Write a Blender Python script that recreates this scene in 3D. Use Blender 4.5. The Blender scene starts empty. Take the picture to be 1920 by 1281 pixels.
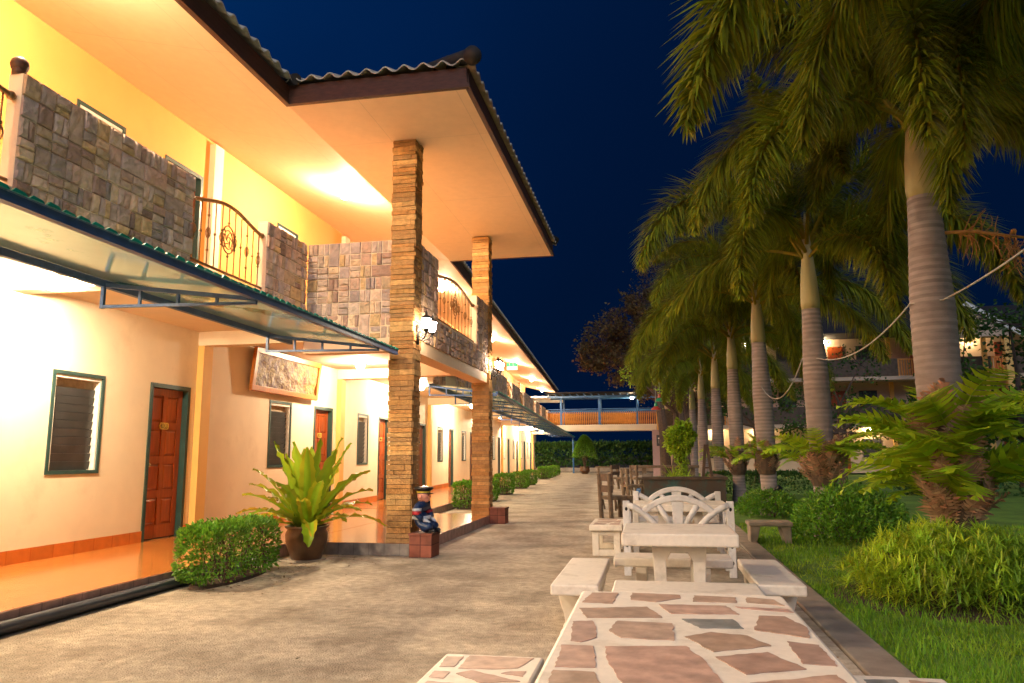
import bpy, bmesh, math, random
from mathutils import Vector, Matrix, noise
R = math.radians
rnd = random.Random(11)
SC = bpy.context.scene
COL = SC.collection

# ------------------------------------------------------------------ camera
cam_d = bpy.data.cameras.new('camera')
cam = bpy.data.objects.new('camera', cam_d); COL.objects.link(cam)
cam_d.sensor_width = 36.0
cam_d.lens = 36.0 * 1395.5 / 1920.0
cam_d.clip_start = 0.05; cam_d.clip_end = 1500
yaw, pit, rol = 0.18513, 0.15284, -0.00577
fw = Vector((-math.sin(yaw)*math.cos(pit), math.cos(yaw)*math.cos(pit), math.sin(pit)))
rt = Vector((math.cos(yaw), math.sin(yaw), 0)); up = rt.cross(fw)
r2 = math.cos(rol)*rt + math.sin(rol)*up; u2 = -math.sin(rol)*rt + math.cos(rol)*up
cam.matrix_world = Matrix(((r2.x, u2.x, -fw.x, 0), (r2.y, u2.y, -fw.y, 0), (r2.z, u2.z, -fw.z, 1.2), (0, 0, 0, 1)))
SC.camera = cam

# ------------------------------------------------------------------ world, dusk light, exposure
w = bpy.data.worlds.new('World'); SC.world = w; w.use_nodes = True
nt = w.node_tree
bg = nt.nodes['Background']
sky = nt.nodes.new('ShaderNodeTexSky'); sky.sky_type = 'NISHITA'; sky.sun_disc = False
sky.sun_elevation = R(-4.0); sky.sun_rotation = R(205); sky.altitude = 0; sky.ozone_density = 4.0
mx = nt.nodes.new('ShaderNodeMixRGB'); mx.blend_type = 'MULTIPLY'; mx.inputs[0].default_value = 1.0
mx.inputs[2].default_value = (0.35, 0.75, 1.0, 1)
nt.links.new(sky.outputs[0], mx.inputs[1])
# the last blue of dusk: brighter towards the west (left and behind), dark towards the east
tcw = nt.nodes.new('ShaderNodeTexCoord')
dt = nt.nodes.new('ShaderNodeVectorMath'); dt.operation = 'DOT_PRODUCT'; dt.inputs[1].default_value = Vector((-.80, -.30, .52)).normalized()
nt.links.new(tcw.outputs['Generated'], dt.inputs[0])
nzw = nt.nodes.new('ShaderNodeTexNoise'); nzw.inputs['Scale'].default_value = 2.2; nzw.inputs['Detail'].default_value = 5; nt.links.new(tcw.outputs['Generated'], nzw.inputs['Vector'])
adw = nt.nodes.new('ShaderNodeMath'); adw.operation = 'MULTIPLY_ADD'; adw.inputs[1].default_value = .24; nt.links.new(nzw.outputs['Fac'], adw.inputs[0]); nt.links.new(dt.outputs['Value'], adw.inputs[2])
cr = nt.nodes.new('ShaderNodeValToRGB'); cr.color_ramp.interpolation = 'B_SPLINE'
for i, (p, c) in enumerate(((.0, (.0003, .006, .028)), (.30, (.0003, .0105, .049)), (.52, (.0003, .0165, .082)), (.72, (.0008, .036, .150)), (1.0, (.03, .11, .34)))):
    e = cr.color_ramp.elements[i] if i < 2 else cr.color_ramp.elements.new(p)
    e.position = p; e.color = (*c, 1)
nt.links.new(adw.outputs[0], cr.inputs[0])
adc = nt.nodes.new('ShaderNodeMixRGB'); adc.blend_type = 'ADD'; adc.inputs[0].default_value = 1
bs = nt.nodes.new('ShaderNodeVectorMath'); bs.operation = 'SCALE'; bs.inputs['Scale'].default_value = .74/0.15; nt.links.new(cr.outputs[0], bs.inputs[0])
nt.links.new(mx.outputs[0], adc.inputs[1]); nt.links.new(bs.outputs[0], adc.inputs[2]); nt.links.new(adc.outputs[0], bg.inputs[0])
bg.inputs[1].default_value = 0.15
fill_d = bpy.data.lights.new('dusk_sun', 'SUN'); fill = bpy.data.objects.new('dusk_sun', fill_d); COL.objects.link(fill)  # soft fill added from behind right to light trunks, grass and table fronts
fill_d.energy = 1.1; fill_d.angle = R(40); fill_d.color = (0.90, 0.90, 1.0)
fill.rotation_euler = (R(52), 0, R(20))
SC.view_settings.view_transform = 'Standard'; SC.view_settings.look = 'None'
SC.view_settings.gamma = 1.0; SC.view_settings.exposure = 0.32
LAMP = 2250.0            # radiance of the glowing lamp glass
SC.cycles.max_bounces = 8; SC.cycles.diffuse_bounces = 4; SC.cycles.transparent_max_bounces = 12
SC.cycles.sample_clamp_indirect = 6.0

# ------------------------------------------------------------------ helpers
class MB:
    def __init__(s): s.v = []; s.f = []; s.m = []; s.c = []; s.mi = 0; s.col = (1, 1, 1); s.M = None
    def V(s, p):
        p = Vector(p)
        if s.M is not None: p = s.M @ p
        s.v.append((p.x, p.y, p.z)); return len(s.v) - 1
    def F(s, ids): s.f.append(tuple(ids)); s.m.append(s.mi); s.c.append(s.col)
    def poly(s, pts): s.F([s.V(p) for p in pts])
    def box(s, x0, x1, y0, y1, z0, z1):
        a = [s.V((x, y, z)) for z in (z0, z1) for y in (y0, y1) for x in (x0, x1)]
        for q in ((0, 2, 3, 1), (4, 5, 7, 6), (0, 1, 5, 4), (2, 6, 7, 3), (0, 4, 6, 2), (1, 3, 7, 5)): s.F([a[i] for i in q])
    def bar(s, p, q, w, h=None, upv=(0, 0, 1)):
        p, q = Vector(p), Vector(q); h = w if h is None else h
        d = (q - p).normalized(); uv = Vector(upv)
        if abs(d.dot(uv)) > .98: uv = Vector((1, 0, 0))
        sx = d.cross(uv).normalized(); sz = sx.cross(d)
        a = []
        for c in (p, q):
            for i, j in ((-1, -1), (1, -1), (1, 1), (-1, 1)): a.append(s.V(c + sx*i*w/2 + sz*j*h/2))
        for k in range(4): s.F((a[k], a[(k+1) % 4], a[4+(k+1) % 4], a[4+k]))
        s.F(a[3::-1]); s.F(a[4:])
    def tube(s, pts, r, n=8, caps=True):
        pts = [Vector(p) for p in pts]; rs = r if isinstance(r, (list, tuple)) else [r]*len(pts)
        rings = []; prev = None
        for i, p in enumerate(pts):
            d = (pts[min(i+1, len(pts)-1)] - pts[max(i-1, 0)]).normalized()
            if prev is None:
                ref = Vector((0, 0, 1)) if abs(d.z) < .9 else Vector((1, 0, 0))
                prev = d.cross(ref).normalized()
            e = (prev - d*prev.dot(d)).normalized(); prev = e; g = d.cross(e)
            rings.append([s.V(p + (e*math.cos(2*math.pi*k/n) + g*math.sin(2*math.pi*k/n))*rs[i]) for k in range(n)])
        for a, b in zip(rings, rings[1:]):
            for k in range(n): s.F((a[k], a[(k+1) % n], b[(k+1) % n], b[k]))
        if caps: s.F(rings[0][::-1]); s.F(rings[-1])
    def lathe(s, prof, c=(0, 0, 0), n=20, sx=1, sy=1):
        rings = []
        for r, z in prof: rings.append([s.V((c[0]+r*sx*math.cos(2*math.pi*k/n), c[1]+r*sy*math.sin(2*math.pi*k/n), c[2]+z)) for k in range(n)])
        for a, b in zip(rings, rings[1:]):
            for k in range(n): s.F((a[k], a[(k+1) % n], b[(k+1) % n], b[k]))
        if prof[0][0] > 1e-4: s.F(rings[0][::-1])
        if prof[-1][0] > 1e-4: s.F(rings[-1])
    def ball(s, c, r, n=12, rz=None):
        rx = r if not isinstance(r, (tuple, list)) else r[0]; ry = r if not isinstance(r, (tuple, list)) else r[1]; rz = r if not isinstance(r, (tuple, list)) else r[2]
        h = max(4, n//2)
        s.lathe([(max(1e-5, math.sin(math.pi*i/h)), -math.cos(math.pi*i/h)*rz/1.0) for i in range(h+1)], c, n, rx, ry)
    def prism(s, poly, f0, f1):
        """poly: 2-D points; f0 / f1 map a 2-D point to the two end faces"""
        a = [s.V(f0(p)) for p in poly]; b = [s.V(f1(p)) for p in poly]; n = len(poly)
        s.F(a[::-1]); s.F(b)
        for k in range(n): s.F((a[k], a[(k+1) % n], b[(k+1) % n], b[k]))
    def build(s, name, mat, parent=None, loc=(0, 0, 0), smooth=False, bevel=0, seg=2, fix=True):
        me = bpy.data.meshes.new(name); me.from_pydata(s.v, [], s.f)
        mats = mat if isinstance(mat, (list, tuple)) else [mat]
        for m in mats: me.materials.append(m)
        if len(mats) > 1: me.polygons.foreach_set('material_index', s.m)
        if any(c != (1, 1, 1) for c in s.c):
            at = me.attributes.new('tint', 'FLOAT_COLOR', 'FACE')
            at.data.foreach_set('color', [x for c in s.c for x in (c[0], c[1], c[2], 1)])
        else:
            at = me.attributes.new('tint', 'FLOAT_COLOR', 'FACE')
            at.data.foreach_set('color', [1.0]*(4*len(s.f)))
        if fix:
            bm = bmesh.new(); bm.from_mesh(me)
            bmesh.ops.recalc_face_normals(bm, faces=bm.faces)
            if bevel:
                es = [e for e in bm.edges if len(e.link_faces) == 2 and e.calc_face_angle(0) > .5]
                bmesh.ops.bevel(bm, geom=es, offset=bevel, segments=seg, affect='EDGES', profile=.5)
            bm.to_mesh(me); bm.free()
        if smooth: me.polygons.foreach_set('use_smooth', [True]*len(me.polygons))
        me.update()
        o = bpy.data.objects.new(name, me); COL.objects.link(o); o.location = loc
        if parent is not None: o.parent = parent
        return o

def tag(o, label, cat, group=None):
    o['label'] = label; o['category'] = cat
    if group: o['group'] = group
    return o
def thing(name, label, cat, loc=(0, 0, 0), rot=0.0, group=None):
    o = bpy.data.objects.new(name, None); COL.objects.link(o); o.empty_display_size = .2
    o.location = loc; o.rotation_euler = (0, 0, rot)
    return tag(o, label, cat, group)
def kids(o): return [c for c in COL.objects if c.parent == o]
def dup(o, loc, rot=0.0, label=None, group=None, scale=None):
    c = o.copy(); COL.objects.link(c); c.location = loc; c.rotation_euler = (0, 0, rot)
    if label: c['label'] = label
    if group: c['group'] = group
    if scale: c.scale = (scale,)*3 if not isinstance(scale, tuple) else scale
    for k in kids(o):
        k2 = k.copy(); COL.objects.link(k2); k2.parent = c
        for g in kids(k):
            g2 = g.copy(); COL.objects.link(g2); g2.parent = k2
    return c
def structure(name, mb, mat, **kw):
    o = mb.build(name, mat, **kw); o['kind'] = 'structure'; return o
def rv(a=1): return Vector((rnd.gauss(0, a), rnd.gauss(0, a), rnd.gauss(0, a)))
def ru(a, b): return rnd.uniform(a, b)

# ------------------------------------------------------------------ materials
MATS = {}
def mat(name, base, rough=.7, scale=6, amt=.15, bump=.0, bscale=40, big=0.0, tint=False, metal=0, trans=0.0, emit=None, coat=0, dark=None, spec=.4, stretch=None, stain=None):
    m = bpy.data.materials.new(name); m.use_nodes = True; t = m.node_tree; N = t.nodes; L = t.links
    b = N['Principled BSDF']; b.inputs['Roughness'].default_value = rough; b.inputs['Metallic'].default_value = metal
    b.inputs['Specular IOR Level'].default_value = spec
    if coat: b.inputs['Coat Weight'].default_value = coat; b.inputs['Coat Roughness'].default_value = .1
    tc = N.new('ShaderNodeTexCoord'); co = tc.outputs['Object']
    if stretch:
        mp = N.new('ShaderNodeMapping'); mp.inputs['Scale'].default_value = stretch; L.new(co, mp.inputs[0]); co = mp.outputs[0]
    nz = N.new('ShaderNodeTexNoise'); nz.inputs['Scale'].default_value = scale; nz.inputs['Detail'].default_value = 6; L.new(co, nz.inputs['Vector'])
    rp = N.new('ShaderNodeMapRange'); rp.inputs[1].default_value = .25; rp.inputs[2].default_value = .75
    rp.inputs[3].default_value = 1-amt; rp.inputs[4].default_value = 1+amt; L.new(nz.outputs['Fac'], rp.inputs[0])
    cur = rp.outputs[0]
    if big:
        n2 = N.new('ShaderNodeTexNoise'); n2.inputs['Scale'].default_value = scale*.13; n2.inputs['Detail'].default_value = 4; L.new(co, n2.inputs['Vector'])
        r3 = N.new('ShaderNodeMapRange'); r3.inputs[1].default_value = .3; r3.inputs[2].default_value = .7
        r3.inputs[3].default_value = 1-big; r3.inputs[4].default_value = 1+big; L.new(n2.outputs['Fac'], r3.inputs[0])
        mu = N.new('ShaderNodeMath'); mu.operation = 'MULTIPLY'; L.new(cur, mu.inputs[0]); L.new(r3.outputs[0], mu.inputs[1]); cur = mu.outputs[0]
    vm = N.new('ShaderNodeVectorMath'); vm.operation = 'SCALE'; vm.inputs[0].default_value = base[:3]; L.new(cur, vm.inputs['Scale'])
    out = vm.outputs[0]
    if stain:
        n4 = N.new('ShaderNodeTexNoise'); n4.inputs['Scale'].default_value = stain[1]; n4.inputs['Detail'].default_value = 7; n4.inputs['Roughness'].default_value = .65; L.new(co, n4.inputs['Vector'])
        r4 = N.new('ShaderNodeMapRange'); r4.inputs[1].default_value = stain[2]; r4.inputs[2].default_value = stain[3]; L.new(n4.outputs['Fac'], r4.inputs[0])
        mm = N.new('ShaderNodeMixRGB'); L.new(r4.outputs[0], mm.inputs[0]); L.new(out, mm.inputs[1]); mm.inputs[2].default_value = (*stain[0], 1); out = mm.outputs[0]
    if tint:
        at = N.new('ShaderNodeAttribute'); at.attribute_name = 'tint'
        mm = N.new('ShaderNodeMixRGB'); mm.blend_type = 'MULTIPLY'; mm.inputs[0].default_value = 1
        L.new(out, mm.inputs[1]); L.new(at.outputs['Color'], mm.inputs[2]); out = mm.outputs[0]
    L.new(out, b.inputs['Base Color'])
    if bump:
        nb = N.new('ShaderNodeTexNoise'); nb.inputs['Scale'].default_value = bscale; nb.inputs['Detail'].default_value = 5; L.new(co, nb.inputs['Vector'])
        bp = N.new('ShaderNodeBump'); bp.inputs['Strength'].default_value = bump; bp.inputs['Distance'].default_value = .02
        L.new(nb.outputs['Fac'], bp.inputs['Height']); L.new(bp.outputs[0], b.inputs['Normal'])
    if trans:
        tr = N.new('ShaderNodeBsdfTranslucent'); L.new(out, tr.inputs['Color'])
        ms = N.new('ShaderNodeMixShader'); ms.inputs[0].default_value = trans
        L.new(b.outputs[0], ms.inputs[1]); L.new(tr.outputs[0], ms.inputs[2]); L.new(ms.outputs[0], N['Material Output'].inputs['Surface'])
    if emit:
        b.inputs['Emission Color'].default_value = (*emit[0], 1); b.inputs['Emission Strength'].default_value = emit[1]
    MATS[name] = m; return m

def tile_mat(name, base, grout, sx, sy, rough, amt=.12, vary=.78, coat=0, plane='xy', gw=.006):
    """square tiles with thin joints, laid in object space"""
    m = mat(name, base, rough, 9, amt, coat=coat); t = m.node_tree; N = t.nodes; L = t.links
    b = N['Principled BSDF']; src = b.inputs['Base Color'].links[0].from_socket
    tc = N.new('ShaderNodeTexCoord'); mp = N.new('ShaderNodeMapping'); L.new(tc.outputs['Object'], mp.inputs[0])
    if plane == 'yz': mp.inputs['Rotation'].default_value = (0, R(90), R(90))
    if plane == 'xz': mp.inputs['Rotation'].default_value = (R(90), 0, 0)
    br = N.new('ShaderNodeTexBrick'); br.offset = 0; br.inputs['Scale'].default_value = 1
    br.inputs['Brick Width'].default_value = sx; br.inputs['Row Height'].default_value = sy
    br.inputs['Mortar Size'].default_value = gw; br.inputs['Color1'].default_value = (1, 1, 1, 1); br.inputs['Color2'].default_value = (vary, vary, vary, 1); br.inputs['Mortar'].default_value = (*grout, 1)
    L.new(mp.outputs[0], br.inputs['Vector'])
    mm = N.new('ShaderNodeMixRGB'); mm.blend_type = 'MULTIPLY'; mm.inputs[0].default_value = 1
    L.new(src, mm.inputs[1]); L.new(br.outputs['Color'], mm.inputs[2]); L.new(mm.outputs[0], b.inputs['Base Color'])
    return m

cream = mat('cream_wall_paint', (.85, .70, .50), .75, 3, .05, .06, 60, .05, stain=((.66, .50, .32), 1.6, .56, .95))
yellow = mat('yellow_wall_paint', (.86, .385, .10), .75, 3, .04, .06, 60, .04)
whitep = mat('white_paint', (.80, .76, .68), .6, 5, .04)

orange_trim = mat('ochre_paint', (.82, .48, .14), .7, 4, .05)
brown_w = mat('dark_brown_timber', (.075, .03, .016), .55, 12, .35, .1, 60, stretch=(1, .15, 4))
roof_m = mat('concrete_roof_tile', (.50, .44, .33), .85, 8, .25, .2, 60, .2)
ridge_m = mat('dark_ridge_tile', (.03, .025, .022), .8, 8, .2)
soffit_m = tile_mat('soffit_board', (.82, .57, .36), (.8, .8, .8), 1.2, 2.4, .7, .04, .975, gw=.004)
floor_m = tile_mat('glazed_orange_floor_tile', (.60, .22, .05), (.55, .5, .45), .3, .3, .16, .14, coat=.3)
skirt_m = tile_mat('orange_skirting_tile', (.62, .17, .03), (.75, .6, .5), .3, .4, .3, .15, plane='yz')
riser_m = tile_mat('mottled_riser_tile', (.36, .21, .175), (.6, .6, .6), .2, .5, .4, .45, plane='yz')
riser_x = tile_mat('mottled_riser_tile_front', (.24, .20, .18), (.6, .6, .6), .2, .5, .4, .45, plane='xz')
stone_m = mat('sandstone_cladding', (1, 1, 1), .85, 14, .25, 1.0, 16, tint=True)
brick_m = mat('split_sandstone_strips', (1, 1, 1), .85, 18, .25, .6, 45, tint=True)
plinth_m = tile_mat('red_brown_plinth_tile', (.25, .075, .045), (.35, .3, .3), .15, .15, .75, .3, plane='xz')
door_m = mat('varnished_red_timber', (.36, .075, .016), .28, 10, .25, .03, 50, stretch=(3, 3, .4), coat=.4)
green_f = mat('dark_green_frame_paint', (.025, .06, .055), .4, 8, .2)
glass_d = mat('dark_louvre_glass', (.05, .05, .052), .3, 5, .3, spec=.35)
curtain = mat('beige_curtain', (.42, .32, .22), .9, 20, .2)
brass = mat('gold_plate', (.80, .52, .10), .35, 20, .1, metal=.15)
steel = mat('polished_steel', (.6, .58, .55), .2, 20, .1, metal=1)
iron_g = mat('bronze_rail_paint', (.30, .16, .06), .35, 20, .3, metal=.6)
iron_k = mat('black_wrought_iron', (.02, .018, .016), .5, 20, .2)
blue_st = mat('blue_steel_paint', (.035, .09, .24), .4, 10, .2)
blue_lt = mat('bright_blue_steel_paint', (.05, .17, .42), .4, 10, .2)
concrete = mat('concrete', (.45, .37, .28), .88, 14, .32, .8, 80, .18, stain=((.16, .122, .085), 1.5, .43, .76))
kerb_m = mat('old_kerb_concrete', (.29, .235, .185), .9, 5, .25, .3, 60, .2)
terr_w = mat('pale_terrazzo', (.69, .61, .52), .55, 26, .07, .06, 120, .05, stain=((.36, .28, .21), 5, .55, .85))
terr_s = mat('red_brown_flagstone', (.38, .25, .19), .5, 16, .35, .1, 50, tint=True)
wood_w = mat('weathered_white_timber', (.58, .55, .54), .7, 8, .22, .4, 30, stain=((.25, .21, .19), 7, .58, .72))
wood_d = mat('weathered_dark_timber', (.16, .11, .07), .8, 9, .4, .4, 30)
wood_o = mat('orange_timber', (.62, .25, .05), .5, 10, .15)
pot_m = mat('brown_glazed_pot', (.10, .05, .025), .3, 8, .45, .1, 30, coat=.3)
soil_m = mat('garden_soil', (.07, .045, .03), .95, 15, .3, .6, 30)
trunk_m = mat('grey_palm_bark', (.33, .27, .25), .85, 6, .2, .3, 40, tint=True, stretch=(1, 1, 3))
shaft_m = mat('palm_crownshaft', (.42, .36, .16), .5, 6, .12, stretch=(3, 3, .5))
bark_m = mat('tree_bark', (.10, .065, .045), .9, 12, .3, .5, 30)
leaf_palm = mat('palm_leaflets', (.20, .25, .009), .6, 3, .3, tint=True, trans=.35)
leaf_hedge = mat('hedge_leaves', (.12, .27, .02), .45, 3, .2, tint=True, trans=.3)
leaf_dark = mat('dark_leaves', (.05, .12, .02), .5, 3, .2, tint=True, trans=.3)
leaf_brown = mat('brown_leaves', (.14, .09, .03), .6, 3, .3, tint=True, trans=.3)
leaf_yel = mat('yellow_green_blades', (.34, .50, .03), .45, 3, .2, tint=True, trans=.35)
leaf_fern = mat('lime_fern_leaves', (.27, .43, .022), .4, 3, .2, tint=True, trans=.4)
leaf_bask = mat('basket_fern_leaves', (.34, .52, .025), .4, 3, .2, tint=True, trans=.4)
leaf_dead = mat('dry_fern_leaves', (.40, .25, .17), .8, 6, .35, tint=True, trans=.2)
lawn_m = mat('lawn_turf', (.10, .20, .018), .95, 7, .35, .5, 60, .3)
grass_m = mat('grass_blades', (.14, .34, .018), .6, 2, .3, tint=True, trans=.35)
canopy_m = mat('canopy_sheet', (.74, .96, .88), .10, 1.2, .15, spec=1.0, trans=.2, metal=.75, stain=((.10, .50, .40), 1.0, .54, .60))
teal_m = mat('teal_sheet_edge', (.02, .34, .27), .3, 4, .3, trans=.4)
lamp_m = mat('glowing_lamp_glass', (.9, .85, .7), .3, emit=((1.0, 0.80, .53), LAMP))
lamp_u = mat('glowing_upper_lamp_glass', (.9, .85, .7), .3, emit=((1.0, .80, .52), LAMP*1.0))
lamp_p = mat('glowing_portico_lamp_glass', (.9, .85, .7), .3, emit=((1.0, .80, .54), LAMP*.5))
lant_m = mat('glowing_lantern_glass', (.9, .85, .8), .3, emit=((1.0, .80, .60), LAMP*.06))
farlamp_m = mat('glowing_gallery_lamp', (.9, .85, .7), .3, emit=((1.0, .75, .42), LAMP*.12))
exit_g = mat('green_sign_face', (.05, .5, .15), .5, emit=((.05, .7, .2), 1.2))
exit_w = mat('white_sign_face', (.8, .85, .8), .5, emit=((.8, 1, .8), .8))
skin_m = mat('figurine_skin_paint', (.62, .25, .17), .35, 10, .1)
navy_m = mat('figurine_navy_paint', (.012, .03, .085), .3, 10, .3)
black_m = mat('figurine_black_paint', (.01, .01, .012), .3, 10, .2)
red_m = mat('figurine_red_paint', (.45, .03, .04), .35, 10, .1)
white_m = mat('figurine_white_paint', (.6, .62, .66), .35, 10, .1)
gold_m = mat('figurine_gold_paint', (.6, .45, .05), .35, 10, .1)
pipe_m = mat('grey_drain_pipe', (.05, .055, .07), .4, 10, .2)
pink_w = mat('pinkish_wall_paint', (.42, .27, .24), .8, 4, .08)
far_wall = mat('far_building_wall', (.55, .40, .28), .8, 2, .08, big=.1)
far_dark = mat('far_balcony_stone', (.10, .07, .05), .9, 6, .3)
far_roof = mat('far_dark_roof', (.018, .016, .016), .9, 4, .3)
pond_m = mat('teal_tiled_basin', (.03, .11, .11), .5, 12, .4, stain=((.075, .055, .042), 1.4, .42, .56))
cable_m = mat('grey_cable', (.45, .42, .38), .6)
twig_m = mat('dry_orange_twig', (.50, .24, .06), .7, 20, .3)
red_l = mat('red_painted_tin', (.5, .06, .03), .4); green_l = mat('green_painted_tin', (.02, .3, .12), .4)

# carved picture panel: mottled relief
carve = mat('carved_relief_panel', (.27, .16, .05), .6, 18, .6, 1.0, 26, stain=((.10, .035, .022), 7, .44, .62))

# ------------------------------------------------------------------ ground
ANG = R(3.5); OW = Vector((-4.5, 14.9, 0))
WV = Vector((math.cos(ANG), math.sin(ANG), 0)); WU = Vector((-math.sin(ANG), math.cos(ANG), 0))
def wpt(v, u, z=0): p = OW + WV*v + WU*u; return Vector((p.x, p.y, z))
g = MB(); g.box(-700, 700, -200, 900, -.6, -.03)
structure('ground', g, soil_m)
# pavement: slabs between expansion joints, each a hair apart
seams = [-14, -5, 3.2, 8.70, 13.80, 19.2, 25, 31, 37, 43, 49, 55]
g = MB()
for a, b in zip(seams, seams[1:]): g.box(-9.5 if a > 13 else -4.6, 1.10, a+.008, b-.008, -.2, 0)
structure('pavement', g, concrete)
g = MB(); g.box(1.112, 1.36, -8, 42, -.2, .014)
structure('kerb', g, kerb_m, bevel=.012)
g = MB(); g.box(1.36, 60, -14, 70, -.25, .0)
structure('lawn', g, lawn_m)

# ------------------------------------------------------------------ building pieces, all in (v, u, z): v out from the parapet line, u along it
def wall_holes(mb, v0, v1, u0, u1, z0, z1, holes):
    """a wall slab with real openings; holes = [(u0,u1,z0,z1)]"""
    cur = u0
    for h in sorted(holes):
        mb.box(v0, v1, cur, h[0], z0, z1)
        if h[2] > z0+.001: mb.box(v0, v1, h[0], h[1], z0, h[2])
        if h[3] < z1-.001: mb.box(v0, v1, h[0], h[1], h[3], z1)
        cur = h[1]
    mb.box(v0, v1, cur, u1, z0, z1)

digits_cache = {}
def text_mesh(txt, size, depth):
    c = bpy.data.curves.new('digits', 'FONT'); c.body = txt; c.size = size; c.extrude = depth; c.align_x = 'CENTER'; c.align_y = 'CENTER'
    o = bpy.data.objects.new('digits', c); COL.objects.link(o); bpy.context.view_layer.update()
    me = bpy.data.meshes.new_from_object(o.evaluated_get(bpy.context.evaluated_depsgraph_get()))
    bpy.data.objects.remove(o); bpy.data.curves.remove(c); return me

def door(par, v, u0, u1, z0, z1, number=None, detail=True):
    f = MB(); t = .055
    f.box(v-.15, v+.012, u0, u0+t, z0, z1); f.box(v-.15, v+.012, u1-t, u1, z0, z1); f.box(v-.15, v+.012, u0+t, u1-t, z1-t, z1)
    a, b, zt, zb = u0+t, u1-t, z1-t, z0+.015
    d = MB(); vf = v-.075
    d.box(vf-.04, vf-.018, a, b, zb, zt)
    wd = b-a; st = .09; mid = .075
    rails = [zb, zb+.20, 0, 0]
    ph = (zt-zb-.17-.10-3*.10)/4
    zz = zb+.17; rows = []
    for k in range(4): rows.append((zz, zz+ph)); zz += ph+.10
    d.box(vf-.018, vf, a, a+st, zb, zt); d.box(vf-.018, vf, b-st, b, zb, zt)
    cm = (a+b)/2
    d.box(vf-.018, vf, cm-mid/2, cm+mid/2, zb+.17, zt-.10)
    d.box(vf-.018, vf, a+st, b-st, zb, zb+.17); d.box(vf-.018, vf, a+st, b-st, zt-.10, zt)
    for k in range(3):
        for s0, s1 in ((a+st, cm-mid/2), (cm+mid/2, b-st)): d.box(vf-.018, vf-.0005, s0, s1, rows[k][1], rows[k+1][0])
    for r0, r1 in rows:
        for s0, s1 in ((a+st, cm-mid/2), (cm+mid/2, b-st)):
            q = .036
            o = [d.V((vf-.0175, x, y)) for x, y in ((s0+.006, r0+.006), (s1-.006, r0+.006), (s1-.006, r1-.006), (s0+.006, r1-.006))]
            i = [d.V((vf-.001, x, y)) for x, y in ((s0+q, r0+q), (s1-q, r0+q), (s1-q, r1-q), (s0+q, r1-q))]
            for k in range(4): d.F((o[k], o[(k+1) % 4], i[(k+1) % 4], i[k]))
            d.F(i)
    dr = d.build('door', door_m, par)
    f.build('door_frame', green_f, dr)
    if detail:
        h = MB(); hz = zb+.95
        h.tube([(vf, a+.05, hz), (vf+.03, a+.05, hz)], .014, 8); h.ball((vf+.05, a+.05, hz), .026, 10); h.tube([(vf, a+.05, hz), (vf+.006, a+.05, hz)], .03, 12)
        h.build('handle', steel, dr, smooth=True)
    p = MB(); pz = (rows[2][1]+rows[3][0])/2; pu = cm
    pw, phh = .085, .045
    pl = [(pu-pw-.025, pz), (pu-pw, pz-phh), (pu+pw*.8, pz-phh), (pu+pw, pz-phh*.6), (pu+pw, pz+phh*.6), (pu+pw*.8, pz+phh), (pu-pw, pz+phh)]
    inn = [(pu+(x-pu)*.82, pz+(z-pz)*.72) for x, z in pl]
    n = len(pl)
    A = [p.V((vf+.002, x, z)) for x, z in pl]; B = [p.V((vf+.014, x, z)) for x, z in pl]; C2 = [p.V((vf+.014, x, z)) for x, z in inn]; D = [p.V((vf+.006, x, z)) for x, z in inn]
    for k in range(n):
        j = (k+1) % n
        p.F((A[k], A[j], B[j], B[k])); p.F((B[k], B[j], C2[j], C2[k])); p.F((C2[k], C2[j], D[j], D[k]))
    p.mi = 1; p.F(D); p.mi = 0
    p.build('number_plate', [brass, brown_w], dr)
    if number:
        me = text_mesh(number, .085, .003); me.materials.clear(); me.materials.append(brass)
        me.transform(Matrix(((0, 0, 1, vf+.009), (1, 0, 0, pu-.005), (0, 1, 0, pz), (0, 0, 0, 1))))
        o = bpy.data.objects.new('number', me); COL.objects.link(o); o.parent = dr
    return dr

def window(par, v, u0, u1, z0, z1, detail=True, cur=.2):
    f = MB(); t = .04
    f.box(v-.15, v+.012, u0, u0+t, z0, z1); f.box(v-.15, v+.012, u1-t, u1, z0, z1); f.box(v-.15, v+.012, u0+t, u1-t, z1-t, z1); f.box(v-.15, v+.012, u0+t, u1-t, z0, z0+t)
    fr = f.build('window', green_f, par)
    a, b, c, d = u0+t, u1-t, z0+t, z1-t
    i = MB(); k = .028
    i.box(v-.10, v-.006, a, a+k, c, d); i.box(v-.10, v-.006, b-k, b, c, d); i.box(v-.10, v-.006, a+k, b-k, d-k*1.3, d)
    if detail:
        nb = 11
        for q in range(nb):
            zq = c+(d-c-.04)*(q+.5)/nb
            for s in (a+k, b-k-.008): i.prism([(v-.05, zq-.03), (v-.012, zq-.035), (v-.016, zq-.015), (v-.05, zq+.03)], lambda p, s=s: (p[0], s, p[1]), lambda p, s=s: (p[0], s+.008, p[1]))
    i.build('louvre_frame', whitep, fr)
    gl = MB(); nb = 11; hh = (d-c-.05)/nb
    for q in range(nb-1):
        zb = c+.008+hh*q
        gl.bar((v-.062, a+k+.01, zb+hh*.5), (v-.062, b-k-.01, zb+hh*.5), .006, hh*.97, upv=(.2, 0, .98))
    gl.build('louvre_panes', glass_d, fr)
    cu = MB(); cu.box(v-.10, v-.09, a+k, b-k, d-(d-c)*.2, d-k); cu.build('curtain', curtain, fr)
    bk = MB(); bk.box(v-.146, v-.14, a, b, c, d); bk.build('window_backing', glass_d, fr)
    return fr

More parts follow.
